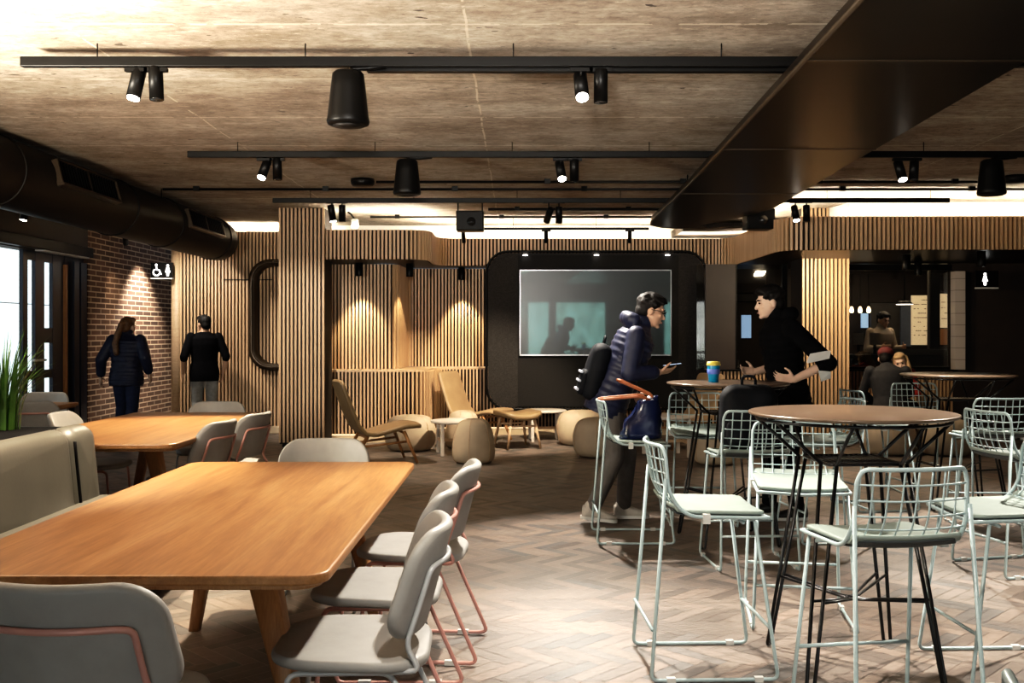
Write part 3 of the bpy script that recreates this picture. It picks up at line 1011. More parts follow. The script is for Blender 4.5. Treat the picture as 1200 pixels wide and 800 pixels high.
def pendant_speaker(x, y, d, label, rz=0):
    c = at(x, y, d)
    t = empty('pendant_speaker', label, 'speaker', c, rz)
    MB().lathe([(.02, .15), (.07, .148), (.083, .135), (.092, .06), (.108, -.09), (.113, -.115), (.108, -.13), (.09, -.137), (.03, -.14)], seg=32).build('speaker_body', M['black'], t)
    MB().lathe([(.085, -.139), (.02, -.147)], seg=28).build('speaker_grille', M['blackduct'], t)
    MB().tube([(0, 0, .145), (.03, 0, .165), (.1, 0, 2.80 - c.z), (.2, 0, 2.81 - c.z)], .014, 7).tube([(0, 0, .15), (0, 0, 2.81 - c.z)], .003, 5).build('cable', M['black'], t)
pendant_speaker(408, 117, 5.19, 'black pendant speaker hanging from the nearest rail')
pendant_speaker(477, 209, 7.87, 'black pendant speaker hanging from the second rail, left of the steel duct')
pendant_speaker(1162, 209, 7.87, 'black pendant speaker hanging from the second rail at the right edge')

def detector(x, d, label):
    t = empty('smoke_detector', label, 'smoke detector', (at(x, 200, d).x, d, ZC))
    MB().lathe([(.03, 0), (.115, -.002), (.115, -.05), (.1, -.07), (.03, -.075)], seg=24).build('detector_body', M['black'], t)
    MB().lathe([(.118, -.02), (.118, -.034)], seg=24).build('rim', M['blackduct'], t)
detector(425, 9.75, 'round black smoke detector on the concrete ceiling left of the second pendant speaker')
detector(1190, 9.55, 'round black smoke detector at the right edge of the ceiling')

def projector(x, y, d, label):
    c = at(x, y, d)
    t = empty('box_projector', label, 'projector', c)
    MB().b2(-.16, .16, -.12, .12, -.12, .11).build('projector_case', M['black'], t, bevel=.012)
    MB().b2(-.15, -.135, -.02, .02, .1, ZC - c.z).b2(.135, .15, -.02, .02, .1, ZC - c.z).b2(-.16, .16, -.02, .02, ZC - c.z - .01, ZC - c.z).build('bracket', M['black'], t)
    MB().lathe([(.05, 0), (.05, .03)], M4=Matrix.Translation((.02, -.12, -.02)) @ Matrix.Rotation(PI / 2, 4, 'X'), seg=18).build('lens_barrel', M['lensoff'], t)
projector(551, 259, 11.5, 'black box projector hanging above the left of the media surround')
projector(889, 257, 11.2, 'black box projector hanging beside the rounded end of the steel duct')

def camera_dome():
    c = at(416, 262, 12.4)
    t = empty('security_camera', 'small white security camera on the ceiling right of the slatted column', 'camera', c)
    MB().lathe([(.03, -.06), (.045, -.05), (.045, .05), (.03, .06)], seg=16).build('camera_body', M['camwhite'], t)
    MB().tube([(0, 0, .05), (-.05, 0, .12), (-.09, 0, ZC - c.z)], .014, 6).build('arm', M['black'], t)
camera_dome()
l = bpy.data.lights.new('added_uplight', 'AREA')  # added lamp outside the view, brightens the ceiling at upper left
l.energy, l.color, l.size = 310, (1, .9, .74), .6
o = bpy.data.objects.new('added_uplight', l); COL.objects.link(o)
o.location = (-3.1, 3.9, 1.95)
o.rotation_euler = (Vector((-2.5, 4.4, 2.93)) - o.location).to_track_quat('-Z', 'Y').to_euler()
l = bpy.data.lights.new('added_uplight', 'SPOT')  # second added lamp, unseen, fills the ceiling ahead of the camera
l.energy, l.color, l.spot_size, l.spot_blend, l.shadow_soft_size = 1700, (1, .94, .86), R(70), .9, .12
o = bpy.data.objects.new('added_uplight', l); COL.objects.link(o)
o.location = (-.2, .6, 1.95)
o.rotation_euler = (Vector((-.1, 2.9, 2.93)) - o.location).to_track_quat('-Z', 'Y').to_euler()

# servery beyond the glass -------------------------------------------------
def servery():
    t = empty('servery_counter', 'dark serving counter seen through the servery glass', 'counter', (5.6, 14.4, 0))
    MB().b2(-1.45, 2.4, -.35, .35, 0, 1.05).build('counter_body', M['panel'], t)
    MB().b2(-1.47, 2.42, -.4, .4, 1.05, 1.09).build('counter_top', M['black'], t)
    MB().b2(-.3, .75, -.36, -.34, 1.09, 1.17).build('display_glass', M['steel'], t)
    for i, (x, lab) in enumerate(((1006, 'pale till screen on the servery counter, nearer the slatted column'), (1025, 'pale till screen on the servery counter, in front of the staff member'))):
        c = at(x, 392, 14.3)
        s = empty('till_screen', lab, 'screen', (c.x, 14.3, 1.09))
        MB().b2(-.075, .075, -.02, .01, .14, .31).build('screen', M['cream'], s)
        MB().b2(-.02, .02, -.01, .01, 0, .16).b2(-.07, .07, -.06, .06, 0, .012).build('stand', M['black'], s)
    for x, lab in ((998, 'leftmost of three glowing bulbs'), (1008, 'middle of three glowing bulbs'), (1018, 'rightmost of three glowing bulbs')):
        c = at(x, 363, 14.5)
        p = empty('pendant_bulb', 'small glowing pendant bulb over the servery counter, ' + lab.split(' of')[0] + ' of three', 'pendant lamp', c)
        MB().lathe([(.01, .05), (.022, .03), (.032, -.01), (.026, -.035), (.008, -.045)], seg=14).build('bulb', M['bulb'], p)
        MB().lathe([(.014, .05), (.014, .09)], seg=10).build('lamp_holder', M['black'], p)
        MB().tube([(0, 0, .09), (0, 0, 2.75 - c.z)], .004, 5).build('cord', M['black'], p)
    def board(name, x0, x1, y0, y1, d, m, label, cat, lines=0):
        a, b = at(x0, y0, d), at(x1, y1, d)
        e = empty(name, label, cat, ((a.x + b.x) / 2, d, b.z))
        w, h = b.x - a.x, a.z - b.z
        MB().b2(-w / 2, w / 2, -.02, .02, 0, h).build('board_face', m, e)
        if lines:
            rg = random.Random(5)
            mb = MB()
            for k in range(lines):
                zz = h * (.9 - .8 * k / lines)
                x = -w * .4
                while x < w * .3:
                    q = rg.uniform(.05, .14) * w
                    if rg.random() < .7:
                        mb.b2(x, x + q, -.024, -.02, zz, zz + .012)
                    x += q + .03 * w
            mb.build('faint_lettering', M['bronze'], e)
        fb = MB().b2(-w / 2 - .01, w / 2 + .01, -.025, .02, h, h + .015).b2(-w / 2 - .01, w / 2 + .01, -.025, .02, -.015, 0)
        fb.build('frame', M['black'], e)
    board('menu_board', 1068, 1089, 346, 404, 16.6, M['menu'], 'wide lit cream menu board on the servery wall, left of the dark post', 'menu board', 9)
    board('menu_board', 1101, 1116, 344, 384, 16.4, M['menu'], 'narrow lit cream menu board right of the dark post', 'menu board', 5)
    board('wall_panel', 1055, 1068, 352, 406, 16.7, M['bluepanel'], 'blue grey upright panel left of the wide menu board', 'panel')
    board('wall_panel', 1020, 1054, 355, 406, 16.9, M['steel'], 'grey steel kitchen wall panel behind the staff member', 'panel')
    board('wall_panel', 1101, 1116, 385, 404, 16.3, M['oakleg'], 'brown timber panel under the narrow menu board', 'panel')
    board('serving_hatch', 1009, 1017, 367, 384, 16.95, M['bluewin'], 'small pale blue lit hatch behind the staff member', 'hatch')
    board('far_window', 869, 880, 369, 396, 16.5, M['bluewin'], 'small blue lit window seen through smoked glass, left of the standing man in black', 'window')
    board('bulkhead_panel', 863, 906, 344, 353, 16.0, M['steel'], 'grey bulkhead strip seen through smoked glass above the small blue window', 'panel')
    a = at(1094, 340, 15.2)
    p = empty('servery_post', 'dark square post between the two menu boards', 'post', (a.x, 15.2, 0))
    MB().b2(-.07, .07, -.07, .07, 0, 2.75).build('post_body', M['black'], p)
    MB().b2(-.085, -.07, -.03, .03, .1, 2.7).build('metal_edge', M['steel'], p)
    c = at(1060, 354, 15.0)
    q = empty('hood_light', 'black hanging lamp with bright underside over the servery', 'lamp', c)
    MB().loft([((0, 0, -.03), (.13, 0, 0), (0, .1, 0)), ((0, 0, .02), (.08, 0, 0), (0, .06, 0))]).build('shade', M['black'], q)
    MB().b2(-.1, .1, -.08, .08, -.036, -.031).build('diffuser', M['lensdim'], q)
    MB().tube([(0, 0, .02), (0, 0, 2.75 - c.z)], .01, 6).build('rod', M['black'], q)
    l = bpy.data.lights.new('servery_light', 'AREA')
    l.energy, l.color, l.size = 45, (1, .8, .55), 1.2
    o = bpy.data.objects.new('servery_light', l); COL.objects.link(o)
    o.location = (6.0, 15.3, 2.7)
servery()
# ------------------------------------------------------------------ dining furniture
def prof_fn(profile):
    P = [Vector((0, y, z)) for y, z in profile]
    P = fillet(P, .12, 6)
    L = [0]
    for a, b in zip(P, P[1:]):
        L.append(L[-1] + (b - a).length)
    tot = L[-1]
    def fn(x, v, t, bow=0):
        s = min(max((v + tot / 2), 0), tot)
        i = 0
        while i < len(P) - 2 and s > L[i + 1]:
            i += 1
        f = (s - L[i]) / max(1e-6, L[i + 1] - L[i])
        def tan(j):
            j0, j1 = max(j - 1, 0), min(j + 1, len(P) - 1)
            return (P[j1] - P[j0]).normalized()
        T = (tan(i) * (1 - f) + tan(i + 1) * f).normalized()
        N = Vector((0, -T.z, T.y))
        extra = (v + tot / 2) - s
        return P[i].lerp(P[i + 1], f) + T * extra + N * t + Vector((x, 0, 0))
    return fn, tot

def make_dining_chair(label, metal, group):
    t = empty('dining_chair', label, 'chair', (0, 0, 0), 0, group)
    def seat_fn(x, y, z):
        k = 1 - .05 * (y / .23)
        zz = .452 + z - .012 * math.cos(min(1, abs(x) / .25) * PI / 2) + .006 * (y / .23)
        return Vector((x * k, y, zz))
    MB().cushion(.49, .47, .16, .034, .012, .003, seat_fn, n=8).build('seat', M['upholstery'], t)
    def back_fn(x, y, z):
        k = 1 - .07 * (y / .15)
        xx = x * k
        zc = .67 + y
        yc = -.205 - (zc - .52) * .27 + .085 * (xx / .25) ** 2
        return Vector((xx - .12 * xx * z, yc + z, zc + z * .25))
    MB().cushion(.50, .315, .10, .036, .014, .003, back_fn, n=8).build('backrest', M['upholstery'], t)
    def on_back(x, z):
        return (x, -.205 - (z - .52) * .27 + .085 * (x / .25) ** 2 - .030, z)
    pts = [(-.205, -.10, .424), (-.21, -.215, .43)] + [on_back(-.205, .50), on_back(-.19, .60)]
    pts += [on_back(-.18, .715)] + [on_back(-.18 + .036 * k, .722) for k in range(1, 10)] + [on_back(.18, .715)]
    pts += [on_back(.19, .60), on_back(.205, .50), (.21, -.215, .43), (.205, -.10, .424)]
    MB().tube(fillet(pts, .03, 4), .0085, 8).build('back_frame', metal, t)
    for sx in (-1, 1):
        x = sx * .205
        lp = fillet([(x, -.13, .424), (x, .165, .424), (x * 1.05, .20, .012), (x * 1.05, -.31, .012)], .035, 4, closed=True)
        m = MB().tube(lp, .0085, 8, closed=True)
        o = m.build('leg_frame', metal, t)
        MB().b2(x * 1.05 - .01, x * 1.05 + .01, .06, .11, .003, .023).build('floor_glide', M['camwhite'], o)
        MB().b2(x * 1.05 - .01, x * 1.05 + .01, -.22, -.17, .003, .023).build('floor_glide', M['camwhite'], o)
    MB().tube([(-.205, .1, .424), (.205, .1, .424)], .008, 6).tube([(-.205, -.1, .424), (.205, -.1, .424)], .008, 6).build('seat_rail', metal, t)
    return t

def make_dining_table(label, loc, L=2.36, W=1.14):
    t = empty('dining_table', label, 'table', loc, 0, None)
    top = MB().prism(rrect(W, L, .075, 7), .712, .742)
    top.build('table_top', M['oak'], t, bevel=.007)
    MB().prism(rrect(W - .05, L - .05, .07, 7), .696, .712).build('table_underside', M['oakleg'], t, bevel=.004)
    for sy in (-1, 1):
        for sx in (-1, 1):
            MB().loft([((sx * .43, sy * .79, 0), (.024, 0, 0), (0, .03, 0)), ((sx * .385, sy * .772, .25), (.031, 0, 0), (0, .04, 0)), ((sx * .27, sy * .72, .70), (.05, 0, 0), (0, .055, 0))], n=16, ex=5).build('leg', M['oakleg'], t, bevel=0)
        MB().loft([((-.3, sy * .72, .672), (0, .045, 0), (0, 0, .024)), ((.3, sy * .72, .672), (0, .045, 0), (0, 0, .024))], n=12, ex=8).build('cross_rail', M['oakleg'], t)
    MB().b2(-.035, .035, -.72, .72, .64, .695).build('long_rail', M['oakleg'], t, bevel=.004)
    return t
t1 = make_dining_table('large oak dining table with rounded corners, nearest the camera', (-1.09, 3.84, 0))
t2 = dup(t1, 'second long oak dining table behind the bench, with the chairs around it', (-2.60, 6.98, 0))
t3 = dup(t1, 'small oak table at the far left by the glass doors', (-4.62, 8.85, 0), 0, scale=(.8, .42, 1))

GC = 'grey upholstered dining chairs'
cp = make_dining_chair('grey dining chair with pink tube frame seen from behind, nearest the camera', M['pink'], GC)
cp.location, cp.rotation_euler = (-1.055, 2.51, 0), (0, 0, R(-2))
cg = make_dining_chair('grey dining chair with pale grey frame, nearest of three right of the big table', M['greymetal'], GC)
cg.location, cg.rotation_euler = (-.50, 3.02, 0), (0, 0, R(92))
dup(cp, 'grey dining chair with pink frame, middle of three right of the big table', (-.52, 3.68, 0), R(90))
dup(cp, 'grey dining chair with pink frame, farthest of three right of the big table', (-.46, 4.36, 0), R(86))
dup(cg, 'grey dining chair tucked in at the far end of the nearest table', (-1.03, 5.07, 0), R(181))
dup(cp, 'grey dining chair on the right of the second table, nearer the camera', (-2.17, 6.48, 0), R(80))
dup(cp, 'grey dining chair on the right of the second table, farther from the camera', (-2.10, 7.12, 0), R(78))
dup(cg, 'pale grey dining chair tucked in at the far end of the second table', (-2.49, 7.95, 0), R(180))
dup(cp, 'grey dining chair on the left of the second table, behind the bench end', (-3.06, 7.1, 0), R(-88))
dup(cp, 'brownish dining chair on the far side of the small table by the glass doors', (-4.55, 9.25, 0), R(180))
dup(cp, 'grey dining chair on the near side of the small table by the glass doors', (-4.18, 8.52, 0), R(12))

def bench():
    t = empty('banquette_bench', 'grey green upholstered bench with high backrest along the left of the nearest table', 'bench', (-2.31, 3.4, 0))
    y1, ys, y0 = 2.10, 1.80, -1.9
    def bf(yc, hh):
        def fn(x, y, z):      # x along the bench, y up, z thickness toward the table
            lean = (y + .24) * .10
            return Vector((z - .075 - lean, yc + x, .645 + y))
        return fn
    MB().cushion(ys - y0 - .01, .50, .075, .15, .06, .012, bf((ys + y0) / 2, 0), n=7).build('backrest', M['bench'], t)
    MB().cushion(y1 - ys, .505, .085, .155, .06, .012, bf((ys + y1) / 2, 0), n=7).build('end_cushion', M['bench'], t)
    MB().tube([(.008 - (y + .24) * .1, ys, .645 + y) for y in [-.22 + .04 * k for k in range(11)]], .008, 6).build('piping', M['blackcloth'], t)
    MB().cushion(.52, y1 - y0, .04, .12, .03, .012, lambda x, y, z: Vector((x + .22, y + (y1 + y0) / 2, .44 + z)), n=5).build('seat', M['bench'], t)
    MB().b2(-.17, .42, y0 + .04, y1 - .06, .08, .385).build('base', M['darkpanel'], t, bevel=.01)
    MB().b2(-.12, .36, y0 + .1, y1 - .12, 0, .08).build('plinth', M['black'], t)
bench()

def planter():
    t = empty('planter_box', 'dark planter box behind the bench with a pale rim', 'planter', (-2.84, 4.0, 0))
    MB().b2(-.30, .30, -1.6, 1.6, 0, .845).build('planter_body', M['navy'], t, bevel=.01)
    MB().b2(-.312, .312, -1.615, 1.615, .845, .865).build('rim', M['steel'], t, bevel=.004)
    MB().b2(-.27, .27, -1.57, 1.57, .865, .868).build('soil', M['blackcloth'], t)
    rg = random.Random(11)
    for cx, cy, n, hh, lab in ((-2.84, 5.42, 130, .57, 'upright green grass plant behind the bench, at the left edge'), (-2.86, 4.35, 60, .4, 'green grass plant in the planter, nearer the camera')):
        g = empty('grass_plant', lab, 'plant', (cx, cy, .868))
        mb = MB()
        for k in range(n):
            a = rg.uniform(0, 2 * PI)
            r0 = rg.uniform(0, .09)
            le = rg.uniform(.06, .24) * (1 if rg.random() < .75 else 1.5)
            h = hh * rg.uniform(.55, 1.1)
            w = rg.uniform(.004, .008)
            b = Vector((r0 * math.cos(a), r0 * math.sin(a), 0))
            d = Vector((math.cos(a), math.sin(a), 0))
            sd = Vector((-math.sin(a), math.cos(a), 0))
            vs = []
            for i in range(6):
                f = i / 5
                p = b + d * le * f ** 2.2 + Vector((0, 0, h * (f - .18 * f ** 3 * le * 4)))
                ww = w * (1 - f ** 2 * .95)
                vs += [p - sd * ww, p + sd * ww]
            mb.add(vs, [(2 * i, 2 * i + 1, 2 * i + 3, 2 * i + 2) for i in range(5)])
        mb.build('blades', M['grass'], g)
planter()

# ------------------------------------------------------------------ lounge furniture
def make_lounge_chair(label, leather, loc, rz):
    t = empty('lounge_chair', label, 'chair', loc, rz)
    fn, tot = prof_fn([(.42, .405), (.30, .425), (-.16, .315), (-.26, .42), (-.44, .90)])
    def f2(x, v, z):
        k = 1 - .10 * max(0, v) / (tot / 2)
        bow = .018 * (x / .3) ** 2
        p = fn(x * k, v, z + bow)
        return p
    MB().cushion(.54, tot, .06, .045, .02, .008, f2, n=8, inner=(.92, .84, .76, .68, .6, .5, .4, .3, .2, .1)).build('upholstered_shell', leather, t)
    for sx in (-1, 1):
        MB().tube([(sx * .23, .22, .35), (sx * .27, .36, .01)], [.021, .014], 10).build('leg', M['oakleg'], t)
        MB().tube([(sx * .21, -.17, .31), (sx * .24, -.34, .01)], [.021, .014], 10).build('leg', M['oakleg'], t)
        MB().tube([(sx * .235, .25, .24), (sx * .215, -.21, .20)], .013, 8).build('side_stretcher', M['oakleg'], t)
    MB().tube([(-.23, .235, .33), (.23, .235, .33)], .015, 8).tube([(-.21, -.17, .29), (.21, -.17, .29)], .015, 8).build('seat_rail', M['oakleg'], t)
    return t
make_lounge_chair('olive brown leather lounge chair in profile facing right, with splayed wooden legs', M['olive'], (-1.50, 10.62, 0), R(-68))
make_lounge_chair('tan leather lounge chair by the slatted back wall, with an ottoman before it', M['tan'], (-.52, 12.72, 0), R(-118))
make_lounge_chair('pale tan lounge chair on the right, behind the walking man in navy', M['tan'], (2.02, 12.0, 0), R(118))

def ottoman():
    t = empty('ottoman', 'olive tan leather ottoman on wooden legs in front of the tan lounge chair', 'footstool', (-.0, 11.98, 0), R(-70))
    MB().cushion(.60, .50, .13, .07, .03, .02, lambda x, y, z: Vector((x, y, .385 + z + .05 * (y / .25) ** 2)), n=8).build('seat', M['olive'], t)
    for sx in (-1, 1):
        for sy in (-1, 1):
            MB().tube([(sx * .2, sy * .15, .36), (sx * .25, sy * .21, .01)], [.02, .014], 10).build('leg', M['ash'], t)
        MB().tube([(sx * .215, -.17, .28), (sx * .215, .17, .28)], .012, 8).build('stretcher', M['ash'], t)
ottoman()

def side_table(label, loc, r, h, rz=0):
    t = empty('side_table', label, 'table', loc, rz)
    MB().lathe([(r - .012, h - .028), (r, h - .02), (r, h - .004), (r - .006, h)], seg=40).build('table_top', M['stone'], t)
    a = r * .62
    for sx in (-1, 1):
        for sy in (-1, 1):
            MB().b2(sx * a - .02, sx * a + .02, sy * a - .02, sy * a + .02, 0, h - .028).build('leg', M['stone'], t, bevel=.006)
    for sx in (-1, 1):
        MB().b2(sx * a - .012, sx * a + .012, -a, a, .15, .18).b2(sx * a - .012, sx * a + .012, -a, a, h - .06, h - .028).build('side_rail', M['ash'], t)
    MB().b2(-a, a, -.012, .012, .15, .18).build('stretcher', M['ash'], t)
side_table('low round white side table between the tall pouf and the profile lounge chair', (-.71, 11.35, 0), .29, .395, R(12))
side_table('low round white side table in front of the media surround', (.36, 12.80, 0), .285, .40, R(5))
side_table('low pale wooden side table behind the walking man in navy', (1.70, 11.2, 0), .33, .46, R(8))

def make_pouf(label, loc, r, h, tall, group='beige round floor cushions'):
    t = empty('pouf', label, 'pouf', loc, 0, group)
    if tall:
        prof = [(.3, 0), (.72, .006), (.93, .07), (1, .22), (.99, .38), (.93, .58), (.84, .76), (.7, .91), (.5, .98), (.25, 1)]
    else:
        prof = [(.3, 0), (.74, .012), (.93, .13), (1, .36), (1, .52), (.95, .72), (.82, .89), (.62, .97), (.3, 1)]
    P = [Vector((a * r, 0, b * h)) for a, b in prof]
    P = fillet(P, .08, 3)
    MB().lathe([(p.x, p.z) for p in P], seg=40).build('cover', M['pouf'], t)
    sm = MB()
    for k in range(6):
        a = 2 * PI * k / 6 + .35
        sm.tube([(p.x * 1.004 * math.cos(a), p.x * 1.004 * math.sin(a), p.z) for p in P], .0035, 5)
    sm.build('seam', M['ledge'], t)
    return t
make_pouf('wide beige pouf behind the profile lounge chair', (-1.28, 11.75, 0), .31, .42, False)
make_pouf('tall beige pouf with vertical seams, nearest in the lounge', (-.47, 10.60, 0), .235, .475, True)
make_pouf('tall beige pouf half hidden behind the nearest tall pouf', (-.66, 11.98, 0), .225, .455, True)
make_pouf('wide beige pouf in front of the media surround, the farther of two', (.80, 12.34, 0), .31, .43, False)
make_pouf('wide beige pouf in front of the media surround, the nearer of two', (.93, 11.15, 0), .30, .44, False)
make_pouf('beige pouf under the seated man in the dark coat', (4.30, 11.38, 0), .31, .42, False)
make_pouf('beige pouf right of the seated man, behind the far bar table', (4.92, 11.3, 0), .31, .42, False)
make_pouf('beige pouf behind the bar table with the blue cup', (2.12, 10.5, 0), .23, .42, True)
make_pouf('beige pouf under the seated blonde woman', (4.84, 12.50, 0), .27, .42, False)

# ------------------------------------------------------------------ bar tables and wire stools
def make_bar_table(label, loc, rz=0, D=.88):
    t = empty('bar_table', label, 'table', loc, rz)
    r = D / 2
    MB().lathe([(r - .02, 1.051), (r - .004, 1.055), (r, 1.061), (r - .002, 1.066), (r - .008, 1.068)], seg=56).build('table_top', M['laminate'], t)
    MB().tube([((r - .035) * math.cos(2 * PI * k / 40), (r - .035) * math.sin(2 * PI * k / 40), 1.038) for k in range(40)], .007, 6, closed=True).build('top_ring', M['blackwire'], t)
    zb, b = .865, .155
    bas = MB().tube(fillet([(-b, -b, zb), (b, -b, zb), (b, b, zb), (-b, b, zb)], .02, 3, closed=True), .007, 6, closed=True)
    for k in range(13):
        x = -b + (k + 1) * 2 * b / 14
        bas.tube([(x, -b, zb), (x, b, zb)], .0045, 5)
    bas.build('wire_basket', M['blackwire'], t)
    for sx in (-1, 1):
        for sy in (-1, 1):
            st = MB()
            c = Vector((sx * b, sy * b, zb))
            base = math.atan2(sy, sx)
            for da in (-.42, .42):
                a = base + da
                off = Vector((-math.sin(base), math.cos(base), 0)) * (.03 if da > 0 else -.03)
                st.tube([((r - .035) * math.cos(a), (r - .035) * math.sin(a), 1.036), c + off], .008, 6)
                st.build('top_strut', M['blackwire'], t)
                st = MB()
    for sx in (-1, 1):
        for sy in (-1, 1):
            base = math.atan2(sy, sx)
            tn = Vector((-math.sin(base), math.cos(base), 0))
            c = Vector((sx * b, sy * b, zb))
            f = Vector((sx * .27, sy * .265, .009))
            lp = fillet([c - tn * .034, f - tn * .016, f + tn * .016, c + tn * .034], .015, 4)
            MB().tube(lp, .008, 7).build('hairpin_leg', M['blackwire'], t)
    br = MB()
    for k in range(4):
        sx, sy = ((-1, -1), (1, -1), (1, 1), (-1, 1))[k]
        f = .62
        p = Vector((sx * (b + (.27 - b) * f), sy * (b + (.265 - b) * f), zb * (1 - f)))
        base = math.atan2(sy, sx)
        tn = Vector((-math.sin(base), math.cos(base), 0))
        for s_ in (-.022, .022):
            br.tube(fillet([p + tn * s_, Vector((sx * .03, sy * .03, .285)) + tn * s_ * .4, Vector((0, 0, .285)) + tn * s_ * .9], .03, 3), .006, 6)
    br.build('leg_brace', M['blackwire'], t)
    return t
b1 = make_bar_table('round brown bar table on black hairpin legs, nearest the camera', (1.41, 4.14, 0), R(3), D=.85)
dup(b1, 'round brown bar table holding the blue cup, between the two walking men', (1.42, 6.62, 0), R(8), scale=(.96, .96, 1))
dup(b1, 'round brown bar table farthest back, in front of the seated couple', (3.57, 7.95, 0), R(-5), scale=(1.04, 1.04, 1))

def make_stool(label, group='pale aqua wire bar stools with grey green seat pads'):
    t = empty('bar_stool', label, 'stool', (0, 0, 0), 0, group)
    prof = fillet([(0, .225, .640), (0, -.12, .648), (0, -.205, .74), (0, -.245, .94)], .13, 8)
    P = [(p.y, p.z) for p in prof]
    L = [0]
    for a, b in zip(P, P[1:]):
        L.append(L[-1] + math.hypot(b[0] - a[0], b[1] - a[1]))
    tot = L[-1]
    def S(u, v):
        s = v * tot
        i = 0
        while i < len(P) - 2 and s > L[i + 1]:
            i += 1
        f = (s - L[i]) / (L[i + 1] - L[i])
        y = P[i][0] + (P[i + 1][0] - P[i][0]) * f
        z = P[i][1] + (P[i + 1][1] - P[i][1]) * f
        hb = max(0, (v - .45) / .55)
        hw = .212 - .012 * hb
        y += .045 * hb * u * u
        z += .012 * abs(u) ** 2 * (1 - hb)
        return Vector((u * hw, y, z))
    def rim(n=26):
        cu = .14
        pts = [S(-1, k / n * .93) for k in range(n + 1)]
        pts += [S(-1 + .06, .985)] + [S(-.86 + 1.72 * k / 10, 1) for k in range(11)] + [S(1 - .06, .985)]
        pts += [S(1, k / n * .93) for k in range(n, -1, -1)]
        pts += [S(.9, -.0), S(0, 0), S(-.9, 0)]
        return pts
    MB().tube(fillet(rim(), .02, 2, closed=True), .0079, 8, closed=True).build('shell_rim', M['aqua'], t)
    w = MB()
    for k in range(7):
        u = -.75 + .25 * k
        w.tube([S(u, j / 22) for j in range(23)], .0036, 5)
    for v in (.12, .28, .44, .585, .665, .745, .83, .915):
        w.tube([S(-1 + k / 6, v) for k in range(13)], .0036, 5)
    w.build('wire_grid', M['aqua'], t)
    def pf(x, y, z):
        v = (.21 - y) / .44 * .62 + .0
        p = S(x / .212, max(0, min(.62, v)))
        return Vector((x, y - .005, p.z + .020 + z + (.012 if y < -.15 else 0)))
    MB().cushion(.415, .395, .04, .016, .006, .002, lambda x, y, z: pf(x, y + .02, z), n=6).build('seat_pad', M['pad'], t)
    MB().cushion(.395, .38, .05, .006, .002, 0, lambda x, y, z: pf(x, y + .02, z - .0135), n=5).build('pad_base', M['padunder'], t)
    for sx in (-1, 1):
        top_r = S(sx, .80) + Vector((sx * .006, -.008, 0))
        pts = fillet([top_r, (sx * .235, -.262, .009), (sx * .235, .252, .009), (sx * .205, .165, .640)], .03, 5)
        o = MB().tube(pts, .0079, 8).build('side_frame', M['aqua'], t)
        MB().b2(sx * .235 - .011, sx * .235 + .011, -.20, -.165, .0, .021).build('floor_glide', M['camwhite'], o)
        MB().b2(sx * .235 - .011, sx * .235 + .011, .155, .19, .0, .021).build('floor_glide', M['camwhite'], o)
    MB().tube([(-.226, .2235, .21), (.226, .2235, .21)], .0075, 7).build('footrest', M['aqua'], t)
    MB().tube([(-.228, -.2565, .21), (.228, -.2565, .21)], .0075, 7).build('rear_crossbar', M['aqua'], t)
    MB().tube([(-.2, .12, .632), (.2, .12, .632)], .0075, 7).build('seat_crossbar', M['aqua'], t)
    MB().b2(.195, .225, -.05, -.02, .632, .672).build('pad_clip', M['camwhite'], t)
    return t
s1 = make_stool('wire bar stool seen from behind, closest to the camera, at the nearest bar table')
s1.location, s1.rotation_euler = (1.32, 3.54, 0), (0, 0, R(8))
for lab, loc, rz in (
    ('wire bar stool in profile facing right, left of the nearest bar table', (.79, 4.17, 0), -88),
    ('wire bar stool in profile with a navy bag on its seat', (.79, 6.72, 0), -90),
    ('wire bar stool with the black backpack on its seat, seen from behind', (1.41, 6.0, 0), 3),
    ('wire bar stool on the far side of the nearest bar table, facing the camera', (1.38, 4.82, 0), 171),
    ('wire bar stool in front of the man in black, facing left', (2.10, 6.72, 0), 96),
    ('wire bar stool with white backrest behind the farthest bar table', (3.60, 8.72, 0), 178),
    ('wire bar stool left of the farthest bar table, backrest showing over the nearest table', (2.88, 7.9, 0), -82),
    ('wire bar stool seen from behind, in front of the farthest bar table', (3.42, 7.08, 0), -3),
    ('wire bar stool turned right at the right edge, under no table', (2.97, 5.84, 0), -78),
    ('wire bar stool right of the nearest bar table, cut by the right edge', (2.03, 4.10, 0), 92),
    ('wire bar stool whose top corner pokes into the bottom right of the picture', (.875, 1.155, 0), -90),
    ('wire bar stool in shadow on the far side of the table with the cup', (1.36, 7.30, 0), 178)):
    dup(s1, lab, loc, R(rz))

# ------------------------------------------------------------------ small things
def cup():
    t = empty('reusable_cup', 'blue reusable cup with violet band and yellow lid on the middle bar table', 'cup', (1.325, 6.62, 1.068))
    MB().lathe([(.03, 0), (.033, .002), (.043, .112), (.042, .114)], seg=28).build('cup_body', M['cupblue'], t)
    MB().lathe([(.0395, .055), (.0405, .056), (.0425, .088), (.0415, .089)], seg=28).build('grip_band', M['cupband'], t)
    MB().lathe([(.042, .112), (.047, .113), (.0475, .122), (.044, .126), (.043, .138), (.02, .14)], seg=28).build('lid', M['cuplid'], t)
cup()

